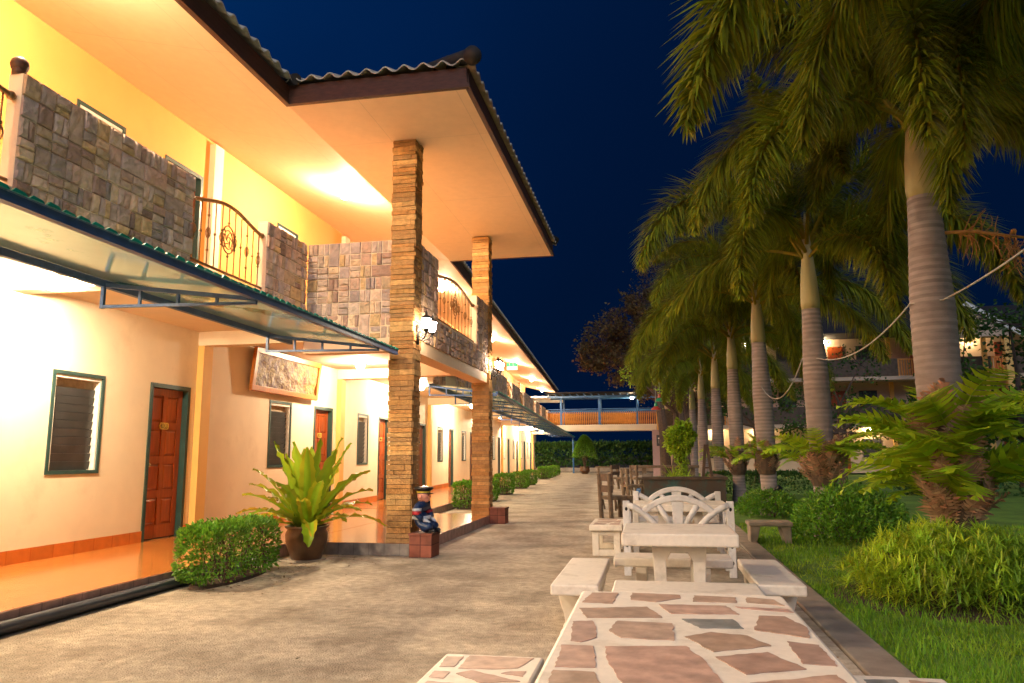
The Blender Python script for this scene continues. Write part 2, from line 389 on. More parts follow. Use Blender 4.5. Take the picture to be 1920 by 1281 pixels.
STONES = [(.56, .38, .28), (.62, .42, .29), (.50, .36, .29), (.66, .44, .27), (.60, .37, .26), (.44, .32, .27), (.68, .43, .21), (.58, .40, .31), (.60, .43, .32), (.38, .23, .165)]
def clad(mb, org, ua, na, L, H, cell=.155, gap=.003, fine=False):
    """basket-laid stone tiles of random size and proudness on a flat face"""
    org, ua, na = Vector(org), Vector(ua), Vector(na); za = Vector((0, 0, 1))
    nu, nz = max(1, round(L/cell)), max(1, round(H/cell)); cu, cz = L/nu, H/nz
    def tile(s0, s1, t0, t1):
        tq = ru(.75, 1.15); mb.col = tuple(c*tq for c in rnd.choice(STONES)); h = ru(.008, .026); b = .006
        o = [mb.V(org+ua*s+za*t) for s, t in ((s0+gap, t0+gap), (s1-gap, t0+gap), (s1-gap, t1-gap), (s0+gap, t1-gap))]
        i = [mb.V(org+ua*s+za*t+na*(h+ru(-.007, .007))) for s, t in ((s0+gap+b, t0+gap+b), (s1-gap-b, t0+gap+b), (s1-gap-b, t1-gap-b), (s0+gap+b, t1-gap-b))]
        for k in range(4): mb.F((o[k], o[(k+1) % 4], i[(k+1) % 4], i[k]))
        if not fine: mb.F(i); return
        P4 = [Vector(mb.v[q]) for q in i]; n = 6; sd = ru(0, 99); gidx = {}
        for a in range(n+1):
            for c in range(n+1):
                if a in (0, n) and c in (0, n): gidx[a, c] = i[{(0, 0): 0, (n, 0): 1, (n, n): 2, (0, n): 3}[a, c]]; continue
                p = P4[0].lerp(P4[1], a/n).lerp(P4[3].lerp(P4[2], a/n), c/n); edge = a in (0, n) or c in (0, n)
                gidx[a, c] = mb.V(p if edge else p+na*(noise.noise((p.x*22+sd, p.y*22, p.z*30))*.012+.006))
        for a in range(n):
            for c in range(n): mb.F((gidx[a, c], gidx[a+1, c], gidx[a+1, c+1], gidx[a, c+1]))
    used = set()
    for i in range(nu):
        for j in range(nz):
            if (i, j) in used: continue
            r = rnd.random(); s0, t0 = i*cu, j*cz
            if r < .05 and i+1 < nu and (i+1, j) not in used: used.add((i+1, j)); tile(s0, s0+2*cu, t0, t0+cz)
            elif r < .10 and j+1 < nz and (i, j+1) not in used: used.add((i, j+1)); tile(s0, s0+cu, t0, t0+2*cz)
            elif r < .36: tile(s0, s0+cu, t0, t0+cz)
            elif r < .70: m = ru(.4, .6); tile(s0, s0+cu, t0, t0+cz*m); tile(s0, s0+cu, t0+cz*m, t0+cz)
            else: m = ru(.4, .6); tile(s0, s0+cu*m, t0, t0+cz); tile(s0+cu*m, s0+cu, t0, t0+cz)
    mb.col = (1, 1, 1)

ZF, ZP, ZT = 3.15, 2.72, 4.03     # upper floor, parapet foot, parapet top
def parapet(par, p0, p1, nrm, zb=ZP, zt=None):
    zt = zt or ZT
    p0, p1 = Vector(p0), Vector(p1); ua = (p1-p0).normalized(); L = (p1-p0).length; na = Vector(nrm)
    b = MB(); q = [p0, p1, p1-na*.12, p0-na*.12]
    b.prism([(p.x, p.y) for p in q], lambda p: (p[0], p[1], zb), lambda p: (p[0], p[1], zt))
    o = b.build('parapet', cream, par)
    s = MB(); clad(s, p0+Vector((0, 0, zb)), ua, na, L, zt-zb, fine=par.name == 'hotel_building')
    s.build('stone_cladding', stone_m, o)
    return o

def railing(par, p0, p1, z0=3.2, z1=3.84, full=True):
    """ornamental rail with an arched top, twisted bars, collars and a ring medallion"""
    p0, p1 = Vector(p0), Vector(p1); L = (p1-p0).length; d = (p1-p0)/L
    P = lambda s, z: p0+d*s+Vector((0, 0, z))
    arch = lambda s: z1-.02+.13*math.sin(math.pi*min(1, max(0, (s/L-.02)/.96)))**1.5
    m = MB()
    m.tube([P(L*i/16, arch(L*i/16)) for i in range(17)], .022, 8); m.tube([P(0, z0), P(L, z0)], .016, 6)
    for s in (0.0, L): m.ball(P(min(max(s, .03), L-.03), arch(s)), .036, 8)
    o = m.build('railing', iron_g, par, smooth=True)
    n = 11 if full else 7; b = MB(); k = MB()
    for i in range(n):
        s = L*(i+.7)/(n+.4); mid = (z0+arch(s))/2
        if full and i == n//2:
            b.tube([P(s, z0), P(s, mid-.155)], .007, 5); b.tube([P(s, mid+.155), P(s, arch(s))], .007, 5)
        else: b.tube([P(s, z0), P(s, arch(s))], .007, 5)
        for zc in ((mid-.19, mid+.19) if i % 3 == 2 else (mid-.08, mid+.08) if i % 2 == 0 else (mid,)): b.ball(P(s, zc), .017, 6)
        if i % 2 == 0 and not i == n//2 and full:
            for q in range(6):
                an = q*math.pi/3; b.tube([P(s, mid-.07)+Vector((0, 0, .14*t))+(d*math.cos(an)+Vector((d.y, -d.x, 0))*math.sin(an))*.026*math.sin(math.pi*t) for t in (0, .25, .5, .75, 1)], .004, 4)
    b.build('bars', iron_g, o, smooth=True)
    if full:
        s = L*(n//2+.7)/(n+.4); mid = (z0+arch(s))/2
        for rr, th in ((.155, .009), (.105, .007)):
            k.tube([P(s+rr*.8*math.cos(2*math.pi*i/24), mid+rr*math.sin(2*math.pi*i/24)) for i in range(25)], th, 6, False)
        for q in range(4):
            an = math.pi/4+q*math.pi/2; k.tube([P(s+.1*.8*math.cos(an), mid+.1*math.sin(an)), P(s+.15*.8*math.cos(an), mid+.15*math.sin(an))], .008, 5)
        for q in range(5):
            an = q*1.257; k.tube([P(s+.09*.8*math.cos(an), mid+.09*math.sin(an)), P(s+.035*math.cos(an+.7), mid+.05*math.sin(an+.7)), P(s+.02*math.cos(an+1.6), mid+.03*math.sin(an+1.6))], [.005, .009, .003], 5)
        k.build('medallion', iron_g, o, smooth=True)
    return o

def wavy_roof(mb, org, ea, sa, L, tm, z_slope, per=.23, amp=.032, tstep=.33, t0=lambda s: 0):
    """profiled tiles: eave runs along ea, rises along sa; tm(s) = plan length up the slope at s"""
    org, ea, sa = Vector(org), Vector(ea), Vector(sa); n = int(L/per*8); prof = (-1, -.93, -.55, .3, 1, .86, .1, -.7)
    T = max(tm(L*i/n) for i in range(n+1)); K = max(1, int(T/tstep)); rows = []
    for k in range(K+1):
        row = []
        for i in range(n+1):
            s = L*i/n; t = max(min(T*k/K, tm(s)), min(t0(s), tm(s))); z = z_slope*t+amp*prof[i % 8]
            row.append(mb.V(org+ea*s+sa*t+Vector((0, 0, z))))
        rows.append(row)
    low = [mb.V(Vector(mb.v[i])+Vector((0, 0, -.016))) for i in rows[0]]
    rows = [low]+rows
    for a, b in zip(rows, rows[1:]):
        for i in range(n):
            if a[i] != b[i]: mb.F((a[i], a[i+1], b[i+1], b[i]))

def awning(name, label, loc, rot, u0, u1, step, group, first=None):
    """lean-to canopy: blue frame, triangular trusses, translucent sheet"""
    o = thing(name, label, 'awning', loc, rot, group)
    zi, zo, vi, vo = 2.72, 2.53, -.10, 1.34
    zz = lambda v: zi+(zo-zi)*(v-vi)/(vo-vi)
    f = MB()
    f.bar((vo, u0, zo-.024), (vo, u1, zo-.024), .05, .062); f.bar((vi, u0, zi-.035), (vi, u1, zi-.035), .05, .06)
    f.build('frame', blue_st, o)
    us = [u0+.04] if first is None else [first]
    while us[-1]+step < u1: us.append(us[-1]+step)
    for u in us:
        t = MB()
        t.bar((vi, u, zz(vi)-.045), (vo, u, zz(vo)-.045), .03, .035); t.bar((vi, u, zi-.235), (vo, u, zo-.075), .025, .025); t.bar((vi, u, zi-.25), (vi, u, zi-.05), .03, .03)
        for q in (1, 2, 3):
            v = vi+(vo-vi)*q/4; t.bar((v, u, zz(v)-.05), (v, u, zi-.235+(zo-.075-zi+.235)*q/4), .022, .022, (0, 1, 0))
        t.build('truss', blue_st, o)
    s = MB(); s.poly([(vi-.05, u0, zz(vi-.05)), (vo+.03, u0, zz(vo+.03)), (vo+.03, u1, zz(vo+.03)), (vi-.05, u1, zz(vi-.05))])
    s.poly([(vi-.05, u0, zz(vi-.05)+.006), (vo+.03, u0, zz(vo+.03)+.006), (vo+.03, u1, zz(vo+.03)+.006), (vi-.05, u1, zz(vi-.05)+.006)])
    s.build('roof_sheet', canopy_m, o, fix=False)
    e = MB(); k = int((u1-u0)/.11)
    for i in range(k):
        a = u0+(u1-u0)*i/k; b = u0+(u1-u0)*(i+1)/k; h = .010+ru(0, .012)
        e.prism([(a, zo+.002), (b-.012, zo+.002), (b-.03, zo+h), (a+.02, zo+h+.006)], lambda p: (vo+.034, p[0], p[1]), lambda p: (vo+.046, p[0], p[1]))
    e.build('sheet_edge', teal_m, o)
    return o

def shell(par, u0, u1, roof_u, wins_lo, doors_lo, wins_up, doors_up, beams, numbers, upper_u1=None, det=lambda u: True):
    uu = upper_u1 or u1
    m = MB(); holes = [(a, b, 1.03, 2.17) for a, b in wins_lo]+[(a, b, .15, 2.18) for a, b in doors_lo]
    wall_holes(m, -2.05, -1.9, u0, u1, .15, 3.0, holes); m.build('lower_wall', cream, par)
    m = MB(); holes = [(a, b, 4.2, 5.31) for a, b in wins_up]+[(a, b, ZF, 5.29) for a, b in doors_up]
    wall_holes(m, -2.05, -1.9, u0, uu, ZF, 6.1, holes); m.build('upper_wall', yellow, par)
    for a, b in doors_lo: door(par, -1.9, a, b, .15, 2.18, numbers.get(a), det(a))
    for a, b in wins_lo: window(par, -1.9, a, b, 1.03, 2.17, det(a), ru(.1, .3))
    for a, b in doors_up: door(par, -1.9, a, b, ZF, 5.29, None, False)
    for a, b in wins_up: window(par, -1.9, a, b, 4.2, 5.31, False, .5)
    m = MB(); m.box(-2.05, 0, u0, uu, 3.0, ZF); m.build('balcony_slab', cream, par)
    for u in beams:
        thin = par.name == 'hotel_building' and u < 0
        m = MB(); m.box(-1.9, -.12, u, u+.2, 2.90 if thin else 2.80, 3.0); m.build('cross_beam', cream, par)
        if thin: continue
        m = MB(); m.box(-1.898, -1.80, u, u+.22, .16, 2.797); m.build('pilaster', orange_trim, par)
        if u < uu: m = MB(); m.box(-1.898, -1.80, u, u+.22, ZF, 5.86); m.build('pilaster', cream, par)
    m = MB(); cur = u0
    for a, b in sorted(doors_lo)+[(u1, u1)]:
        segs = [cur, a]
        m.box(-1.897, -1.885, cur, a, .15, .29); cur = b
    m.build('skirting', skirt_m, par)
    m = MB(); m.box(-2.0, 0, u0, u1, -.1, .15); m.build('veranda_floor', floor_m, par)
    m = MB(); m.box(.001, .012, u0, u1, -.1, .146); m.build('veranda_riser', riser_m, par)
    # sloping soffit, fascia and tiled roof
    a, b = roof_u
    m = MB(); m.poly([(-1.95, a, 5.94), (.32, a, 5.385), (.32, b, 5.385), (-1.95, b, 5.94)]); m.poly([(-1.95, a, 5.97), (.32, a, 5.40), (.32, b, 5.40), (-1.95, b, 5.97)])
    m.build('soffit', soffit_m, par, fix=False)
    return par

# ------------------------------------------------------------------ front block
HB = thing('hotel_building', 'two storey cream hotel block with stone clad balcony, projecting portico and sandstone columns', 'building', (-4.5, 9.0, 0))
U = lambda y: y-9.0
lo_w = [(U(a), U(b)) for a, b in ((7.0, 7.79), (11.71, 12.5), (2.3, 3.1), (-2.4, -1.6))]
lo_d = [(U(a), U(b)) for a, b in ((8.62, 9.47), (13.42, 14.27), (3.9, 4.75), (-.8, .05))]
up_w = [(U(a), U(b)) for a, b in ((7.0, 7.81), (11.7, 12.48), (2.3, 3.1))]
up_d = [(U(a), U(b)) for a, b in ((8.6, 9.47), (13.42, 14.27), (3.9, 4.75))]
shell(HB, -17, 5.9, (-17, 6.2), lo_w, lo_d, up_w, up_d, (-7.7, -2.65, .60, 5.45), {lo_d[0][0]: '108', lo_d[1][0]: '106'}, det=lambda u: u > -5)
# portico: floor, ceiling, edge beams, columns, parapets
m = MB(); m.box(0.013, 1.55, .0, 4.75, -.1, .15); m.build('portico_floor', floor_m, HB)
m = MB(); m.box(1.551, 1.562, 0, 4.75, -.1, .146); m.build('portico_riser', riser_m, HB)
m = MB(); m.box(0.02, 1.56, -.012, -.001, -.1, .146); m.build('portico_riser', riser_x, HB)
m = MB(); m.box(0.0, 1.38, .12, 4.73, 3.0, ZF); m.build('portico_slab', cream, HB)
m = MB(); m.box(1.22, 1.5, .12, 4.73, 2.55, 2.999); m.box(0, 1.22, .05, .25, 2.55, 2.999); m.box(0, 1.22, 4.5, 4.73, 2.72, 2.999); m.build('portico_beam', soffit_m, HB)
BR = [(.52, .27, .085), (.44, .23, .08), (.58, .33, .12), (.48, .23, .07), (.40, .22, .085)]
def brick_column(x0, x1, y0, y1, z0, z1):
    c = MB(); z = z0
    while z < z1-.02:
        h = ru(.045, .075); h = min(h, z1-z)
        base = rnd.choice(BR)
        def run(a, b):
            cuts = [a]
            while cuts[-1] < b-.12 and rnd.random() < .75: cuts.append(min(b-.06, cuts[-1]+ru(.08, .22)))
            cuts.append(b); return list(zip(cuts, cuts[1:]))
        for side in range(4):
            for a, b in run(x0, x1) if side in (0, 1) else run(y0, y1):
                p = ru(.0, .02); tq = ru(.82, 1.15); c.col = tuple(q*tq for q in base); k = .003
                if side == 0: c.box(a, b, y0-p, y0+.05, z+k, z+h-k)
                if side == 1: c.box(a, b, y1-.05, y1+p, z+k, z+h-k)
                if side == 2: c.box(x0-p, x0+.05, a+.002, b-.002, z+k, z+h-k)
                if side == 3: c.box(x1-.05, x1+p, a+.002, b-.002, z+k, z+h-k)
        z += h
    c.col = (.2, .13, .08); c.box(x0+.02, x1-.02, y0+.02, y1-.02, z0, z1)
    return c
brick_column(1.22, 1.53, 0.0, .29, .151, 5.38).build('brick_column', brick_m, HB)
brick_column(1.22, 1.53, 4.48, 4.75, .151, 5.38).build('brick_column', brick_m, HB)
parapet(HB, (0, -17, 0), (0, -6.2, 0), (1, 0, 0)); 
parapet(HB, (0, U(4.40), 0), (0, U(6.52), 0), (1, 0, 0)); parapet(HB, (0, U(8.0), 0), (0, .045, 0), (1, 0, 0))
parapet(HB, (.02, .06, 0), (1.22, .06, 0), (0, -1, 0))
parapet(HB, (1.5, .30, 0), (1.5, U(10.15), 0), (1, 0, 0)); parapet(HB, (1.5, U(12.62), 0), (1.5, 4.475, 0), (1, 0, 0)); 
parapet(HB, (1.5, U(10.155), 0), (1.5, U(12.615), 0), (1, 0, 0), zt=3.12)
for a, b in ((6.53, 7.99), (2.85, 4.39)):
    m = MB(); m.box(-.12, .0, U(a), U(b), ZP, 3.14); m.build('rail_curb', cream, HB)
    railing(HB, (-.05, U(a), 0), (-.05, U(b), 0), 3.2, 3.86)
railing(HB, (1.44, U(10.16), 0), (1.44, U(12.61), 0), 3.2, 3.86)
m = MB(); m.box(1.37, 1.505, U(10.15), U(12.62), 3.122, 3.15); m.build('rail_curb', cream, HB)
m = MB(); m.tube([(-.06, U(4.40)+.02, ZT), (-.06, U(4.40)+.02, ZT+.05)], .05, 12); m.ball((-.06, U(4.42), ZT+.08), .065, 12); m.build('post_finial', brown_w, HB, smooth=True)
# portico ceiling and roof
m = MB(); m.box(.32, 2.52, U(7.78), 6.15, 5.38, 5.40); m.build('portico_soffit', soffit_m, HB)
m = MB(); y0, y1, X1 = U(7.78), 6.15, 2.52
m.box(.30, .34, -17, y0, 5.37, 5.62); m.box(.34, X1+.02, y0-.035, y0, 5.37, 5.62); m.box(X1, X1+.035, y0, y1, 5.37, 5.62); m.box(.34, X1+.02, y1, y1+.035, 5.37, 5.62)
m.box(.34, .36, -17, y0-.036, 5.372, 5.42); m.box(.36, X1+.05, y0-.055, y0-.036, 5.372, 5.42); m.box(X1+.036, X1+.055, y0-.036, y1+.036, 5.372, 5.42)
m.build('fascia', brown_w, HB)
m = MB(); s = .47
wavy_roof(m, (.42, -17, 5.67), (0, 1, 0), (-1, 0, 0), 17+y0-.0, lambda q: 4.4, s)
wavy_roof(m, (.42, y0, 5.67), (0, 1, 0), (-1, 0, 0), y1-y0+.3, lambda q: 4.4, s)
hs = (y1-y0+.2)/2
wavy_roof(m, (X1+.10, y0-.10, 5.67), (-1, 0, 0), (0, 1, 0), 6.4, lambda q: min(q, hs), .40, t0=lambda q: max(0, .47*(q-2.2)/.40-.15))
wavy_roof(m, (X1+.10, y0-.10, 5.67), (0, 1, 0), (-1, 0, 0), 2*hs, lambda q: min(q, 2*hs-q), .40)
wavy_roof(m, (X1+.10, y1+.10, 5.67), (-1, 0, 0), (0, -1, 0), 6.4, lambda q: min(q, hs), .40, t0=lambda q: max(0, .47*(q-2.2)/.40-.15))
rf = m.build('roof', roof_m, HB, fix=False)
m = MB(); cx, cy = X1+.10, y0-.10
m.tube([(cx+.02, cy-.02, 5.72), (cx-hs, cy+hs, 5.72+.40*hs)], .085, 10); m.ball((cx+.0, cy+.0, 5.72), .11, 12); m.tube([(cx, y1+.1, 5.72), (cx-hs, y1+.1-hs, 5.72+.40*hs)], .085, 10)
m.build('ridge_tiles', ridge_m, rf, smooth=True)
m = MB(); m.tube([(.46, y0-.1, 5.66), (-1.5, y0+1.6, 6.5)], .07, 8); m.build('valley_gutter', ridge_m, rf)
m = MB(); m.box(-6.6, -6.45, -17, 6, -.1, 7.2); m.box(-6.44, -2.06, -17, -16.85, -.1, 6); m.build('rear_wall', cream, HB)

# ------------------------------------------------------------------ long wing behind the portico
HW = thing('hotel_wing', 'long two storey wing running back from the portico with many identical doors and windows', 'building', (OW.x, OW.y, 0), ANG)
wl = [(.95, 1.7), (8.95, 9.75), (13.1, 13.95), (17.1, 17.9), (20.9, 21.7), (24.65, 25.45), (28.85, 29.6), (33.0, 33.75), (37.1, 37.85), (41.1, 41.85)]
dl = [(2.5, 3.35), (6.45, 7.3), (10.7, 11.5), (14.85, 15.7), (18.8, 19.65), (22.7, 23.5), (26.45, 27.3), (30.6, 31.4), (34.8, 35.6), (38.9, 39.7)]
shell(HW, 0.02, 43.7, (.25, 36), wl, dl, [(a, b) for a, b in wl if a < 34], [(a, b) for a, b in dl if a < 34], (7.55, 15.9, 23.9, 32.1, 40.3), {}, upper_u1=36, det=lambda u: u < 16)
m = MB(); m.box(.32, .355, .25, 36, 5.37, 5.62); m.build('fascia', brown_w, HW)
m = MB(); wavy_roof(m, (.42, .25, 5.67), (0, 1, 0), (-1, 0, 0), 35.8, lambda q: 4.4, .47); m.build('roof', roof_m, HW, fix=False)
m = MB(); m.box(-6.6, -6.45, .1, 43.7, -.1, 7.2); m.box(-6.45, -2.06, 43.5, 43.7, -.1, 3.1); m.build('rear_wall', cream, HW)
m = MB(); m.box(-2.4, .5, 36.1, 41.5, 5.2, 5.28); m.build('rear_soffit', whitep, HW)
bays = [(.1, 1.3, 0), (1.3, 2.6, 1), (2.6, 7.0, 0), (7.0, 8.2, 1), (8.2, 12.0, 0), (12.0, 13.5, 1), (13.5, 16.2, 0), (16.2, 17.8, 1), (17.8, 22.0, 0), (22.0, 23.4, 1), (23.4, 25.4, 0), (25.4, 26.9, 1), (26.9, 29.6, 0), (29.6, 31.2, 1), (31.2, 33.5, 0), (33.5, 35, 1), (35, 36, 0)]
for a, b, k in bays:
    if k:
        m = MB(); m.box(-.12, 0, a+.002, b-.002, ZP, 3.14); m.build('rail_curb', cream, HW); railing(HW, (-.05, a+.02, 0), (-.05, b-.02, 0), 3.2, 3.86, full=a < 20)
    else: parapet(HW, (0, a, 0), (0, b, 0), (1, 0, 0))

AW = 'blue framed canopies over the veranda'
awning('awning', 'blue framed canopy with teal sheet over the near veranda, left of the front column', (-4.5, 9.0, 0), 0, -16, -.10, 2.8, AW, -14.70)
aw2 = awning('awning', 'long blue framed canopy along the far wing, seen behind the two columns', (OW.x, OW.y, 0), ANG, .2, 38.6, 2.75, AW)
m = MB(); m.tube([(1.28, 37.6, 0), (1.28, 37.6, 2.46)], .06, 10); m.build('post', blue_lt, aw2)

# ------------------------------------------------------------------ lamps
def ceiling_lamp(p, label, rot=0, gm=None):
    o = thing('ceiling_lamp', label, 'lamp', p, rot, 'round ceiling lamps of the hotel')
    b = MB(); b.lathe([(.075, -.03), (.085, -.005), (.085, 0)], (0, 0, 0), 16); b.build('lamp_base', whitep, o)
    g = MB(); g.lathe([(.0001, -.15), (.045, -.14), (.075, -.105), (.08, -.07), (.065, -.031)], (0, 0, 0), 12); g.build('lamp_globe', gm or lamp_m, o, smooth=True)
    return o
NL = [((-5.75, -9.5, 3.0), 'globe lamp on the veranda ceiling, far behind the camera'), ((-5.75, -3.5, 3.0), 'globe lamp on the veranda ceiling, just behind the camera'), ((-5.75, 1.8, 3.0), 'globe lamp on the veranda ceiling left of the camera'),  # unseen lamps on this line are added to light table fronts and lawn
      ((-5.8, 6.25, 3.0), 'glowing globe lamp under the veranda ceiling above the nearest window'), ((-5.43, 13.3, 3.0), 'glowing globe lamp under the portico ceiling beside the framed carving')]
for p, l in NL: ceiling_lamp(p, l, 0, lamp_p if 'portico' in l else None)
sz = lambda v: 5.94-(v+1.95)*(.555/2.27)
for i, y in enumerate((-8.0, -2.0, 4.8, 11.05)):  # upper lamps behind the camera are unseen, added to light the garden
    v = -.35 if y > 4 else -.5
    ceiling_lamp((-4.5+v, y, sz(v)), ['globe lamp on the upper soffit, far behind the camera', 'globe lamp on the upper soffit behind the camera', 'globe lamp on the sloping soffit above the near balcony', 'bright globe lamp on the sloping soffit behind the front column'][i], 0, lamp_u)
for i, u in enumerate((3.1, 10.3, 17.2, 24.4, 31, 38)):
    ceiling_lamp(wpt(-1.0, u, 3.0), '%s glowing veranda lamp of the far wing counting away from the portico' % ['first', 'second', 'third', 'fourth', 'fifth', 'last'][i], ANG)
for i, u in enumerate((3.5, 12.2, 19.8, 27.4, 34.5)):
    ceiling_lamp(wpt(-.6, u, sz(-.6)), '%s glowing upper soffit lamp of the far wing counting away from the portico' % ['first', 'second', 'third', 'fourth', 'last'][i], ANG)

def lantern(p, label):
    o = thing('wall_lantern', label, 'lantern', p, 0, 'wrought iron lanterns on the columns')
    b = MB(); b.box(0, .02, -.035, .035, -.19, .07)
    for s in (-1, 1):
        b.tube([(.015, 0, -.12), (.07, s*.03, -.14), (.13, s*.09, -.10), (.16, s*.13, -.03)], .009, 6)
        b.tube([(.02, 0, -.02), (.06, s*.03, -.03), (.10, s*.07, -.07), (.07, s*.06, -.11), (.045, s*.04, -.09)], .006, 5)
        c = (.16, s*.13, 0)
        b.lathe([(.012, -.055), (.02, -.04), (.04, -.025), (.045, -.01)], c, 10); b.lathe([(.0001, -.09), (.014, -.07), (.008, -.055)], c, 8)
        b.lathe([(.072, .125), (.06, .145), (.03, .165), (.012, .18), (.02, .195), (.006, .215), (.0001, .23)], c, 10)
        for k in range(5):
            a = k*1.2566; b.tube([(c[0]+.045*math.cos(a), c[1]+.045*math.sin(a), -.01), (c[0]+.07*math.cos(a), c[1]+.07*math.sin(a), .125)], .004, 4)
    b.build('bracket', iron_k, o, smooth=True)
    for s in (-1, 1):
        g = MB(); g.lathe([(.036, -.005), (.052, .06), (.06, .12)], (.16, s*.13, 0), 10); g.build('lantern_glass', lant_m, o, smooth=True)
    return o
lantern((-2.955, 9.12, 2.82), 'black iron double lantern lit on the side of the front column')
lantern((-2.955, 13.62, 2.82), 'black iron double lantern lit on the side of the rear column')

# ------------------------------------------------------------------ carved picture, exit sign
o = thing('carved_picture', 'wide carved relief panel in an orange timber frame hung above a window', 'picture', (-6.36, 12.1, 2.27))
m = MB(); T = lambda y, z, d=0: (.05+.07*z/.7+d, y, z)
def fbar(ya, yb, za, zb): m.prism([(ya, za), (yb, za), (yb, zb), (ya, zb)], lambda p: T(p[0], p[1], -.025), lambda p: T(p[0], p[1], .035))
fbar(-1.2, 1.2, 0, .09); fbar(-1.2, 1.2, .61, .70); fbar(-1.2, -1.11, .0905, .6095); fbar(1.11, 1.2, .0905, .6095)
m.build('frame', mat('picture_frame_timber', (.42, .14, .018), .4, 10, .2), o, bevel=.006)
m = MB(); n1, n2 = 90, 28; idx = []
for j in range(n2+1):
    for i in range(n1+1):
        y, z = -1.11+2.22*i/n1, .09+.52*j/n2
        h = noise.fractal((y*5, z*7, 2.1), 1, 2, 4)*.022
        idx.append(m.V(T(y, z, h)))
for j in range(n2):
    for i in range(n1): a = j*(n1+1)+i; m.F((idx[a], idx[a+1], idx[a+n1+2], idx[a+n1+1]))
m.build('relief_panel', carve, o, smooth=True)
m = MB(); m.box(-.03, .015, -1.0, 1.0, .05, .6); m.build('backing', wood_o, o)
o = thing('exit_sign', 'small green and white exit light box hanging under the upper soffit of the wing', 'sign', wpt(-.55, 18, 5.2), ANG)
m = MB(); m.box(-.25, .25, -.04, .04, -.17, .17); m.build('box', whitep, o, bevel=.008)
m = MB(); m.box(-.24, .24, -.046, -.042, .0, .16); m.build('green_face', exit_g, o)
m = MB(); m.box(-.24, .24, -.046, -.042, -.16, -.003); m.build('white_face', exit_w, o)
m = MB()
for x in (-.12, .05): m.ball((x, -.049, .115), (.022, .004, .022), 8); m.bar((x, -.049, .09), (x+.02, -.049, .04), .03, .006); m.bar((x+.02, -.049, .04), (x+.06, -.049, .015), .02, .006); m.bar((x+.02, -.049, .04), (x-.03, -.049, .015), .02, .006)
m.build('running_figures', exit_w, o); m = MB(); m.tube([(-.15, 0, .17), (-.15, 0, .36)], .008, 5); m.tube([(.15, 0, .17), (.15, 0, .36)], .008, 5); m.build('hangers', steel, o)

# ------------------------------------------------------------------ plinths and the seated figurine
PL = 'small tiled plinths beside the columns'
for y, l in ((9.02, 'red brown tiled plinth carrying the police figurine'), (13.56, 'empty red brown tiled plinth beside the rear column')):
    m = MB(); m.box(-.14, .14, -.17, .17, 0, .255); m.box(-.15, .15, -.18, .18, .256, .285)
    tag(m.build('plinth', plinth_m, None, (-2.795, y, 0), bevel=.004), l, 'plinth', PL)

def skin_mesh(nodes, edges, root=0, sub=2):
    """nodes: (x,y,z,rx,ry); grows one continuous surface"""
    me = bpy.data.meshes.new('skinned'); me.from_pydata([n[:3] for n in nodes], edges, [])
    o = bpy.data.objects.new('skinned', me); COL.objects.link(o)
    md = o.modifiers.new('s', 'SKIN'); md.use_smooth_shade = True
    sv = me.skin_vertices[0].data
    for i, n in enumerate(nodes): sv[i].radius = (n[3], n[4] if len(n) > 4 else n[3]); sv[i].use_root = (i == root)
    o.modifiers.new('d', 'SUBSURF').levels = sub
    bpy.context.view_layer.update()
    r = bpy.data.meshes.new_from_object(o.evaluated_get(bpy.context.evaluated_depsgraph_get()))
    bpy.data.objects.remove(o); bpy.data.meshes.remove(me); return r
def mesh_part(name, me, m, par):
    me.materials.clear(); me.materials.append(m); me.polygons.foreach_set('use_smooth', [True]*len(me.polygons)); me.polygons.foreach_set('material_index', [0]*len(me.polygons))
    o = bpy.data.objects.new(name, me); COL.objects.link(o); o.parent = par; return o
fg = thing('police_figurine', 'painted figurine of a seated policeman in navy uniform and peaked cap, sitting on a plinth', 'figurine', (-2.815, 9.02, .285), R(-8))
nod = [(-.02, 0, .04, .115, .15), (-.02, 0, .16, .108, .135), (-.015, 0, .26, .098, .125), (-.005, 0, .325, .065, .10), (0, 0, .365, .038, .038),
       (-.02, -.145, .305, .05), (0, -.175, .225, .046), (.06, -.135, .165, .038), (-.02, .145, .305, .05), (0, .175, .225, .046), (.06, .135, .165, .038),
       (.06, -.08, .06, .08), (.13, -.085, .08, .062), (.14, -.085, .035, .045), (.06, .08, .06, .08), (.13, .085, .08, .062), (.14, .085, .035, .045)]
mesh_part('body', skin_mesh(nod, [(0, 1), (1, 2), (2, 3), (3, 4), (3, 5), (5, 6), (6, 7), (3, 8), (8, 9), (9, 10), (0, 11), (11, 12), (12, 13), (0, 14), (14, 15), (15, 16)]), navy_m, fg)
m = MB(); m.ball((.005, 0, .437), (.082, .076, .082), 20); m.ball((.086, 0, .43), (.02, .014, .016), 10); m.ball((.035, 0, .395), (.052, .048, .038), 14)
for s in (-1, 1): m.ball((-.002, s*.076, .43), (.022, .012, .028), 10)
hd = m.build('head', skin_m, fg, smooth=True)
m = MB()
for s in (-1, 1): m.ball((.079, s*.028, .447), (.007, .010, .008), 8); m.bar((.078, s*.014, .464), (.076, s*.04, .466), .006)
m.bar((.084, -.016, .397), (.084, .016, .397), .006); m.build('painted_face', black_m, hd, smooth=True)
m = MB(); m.lathe([(.076, .465), (.08, .48), (.086, .497), (.122, .525), (.114, .541), (.06, .552), (.0001, .556)], (.0, 0, 0), 22, 1.05, .95)
m.prism([(.055, -.068), (.112, -.05), (.135, 0), (.112, .05), (.055, .068)], lambda p: (p[0], p[1], .468-.12*(p[0]-.06)), lambda p: (p[0], p[1], .476-.12*(p[0]-.06)))
cp = m.build('cap', black_m, fg, smooth=False)
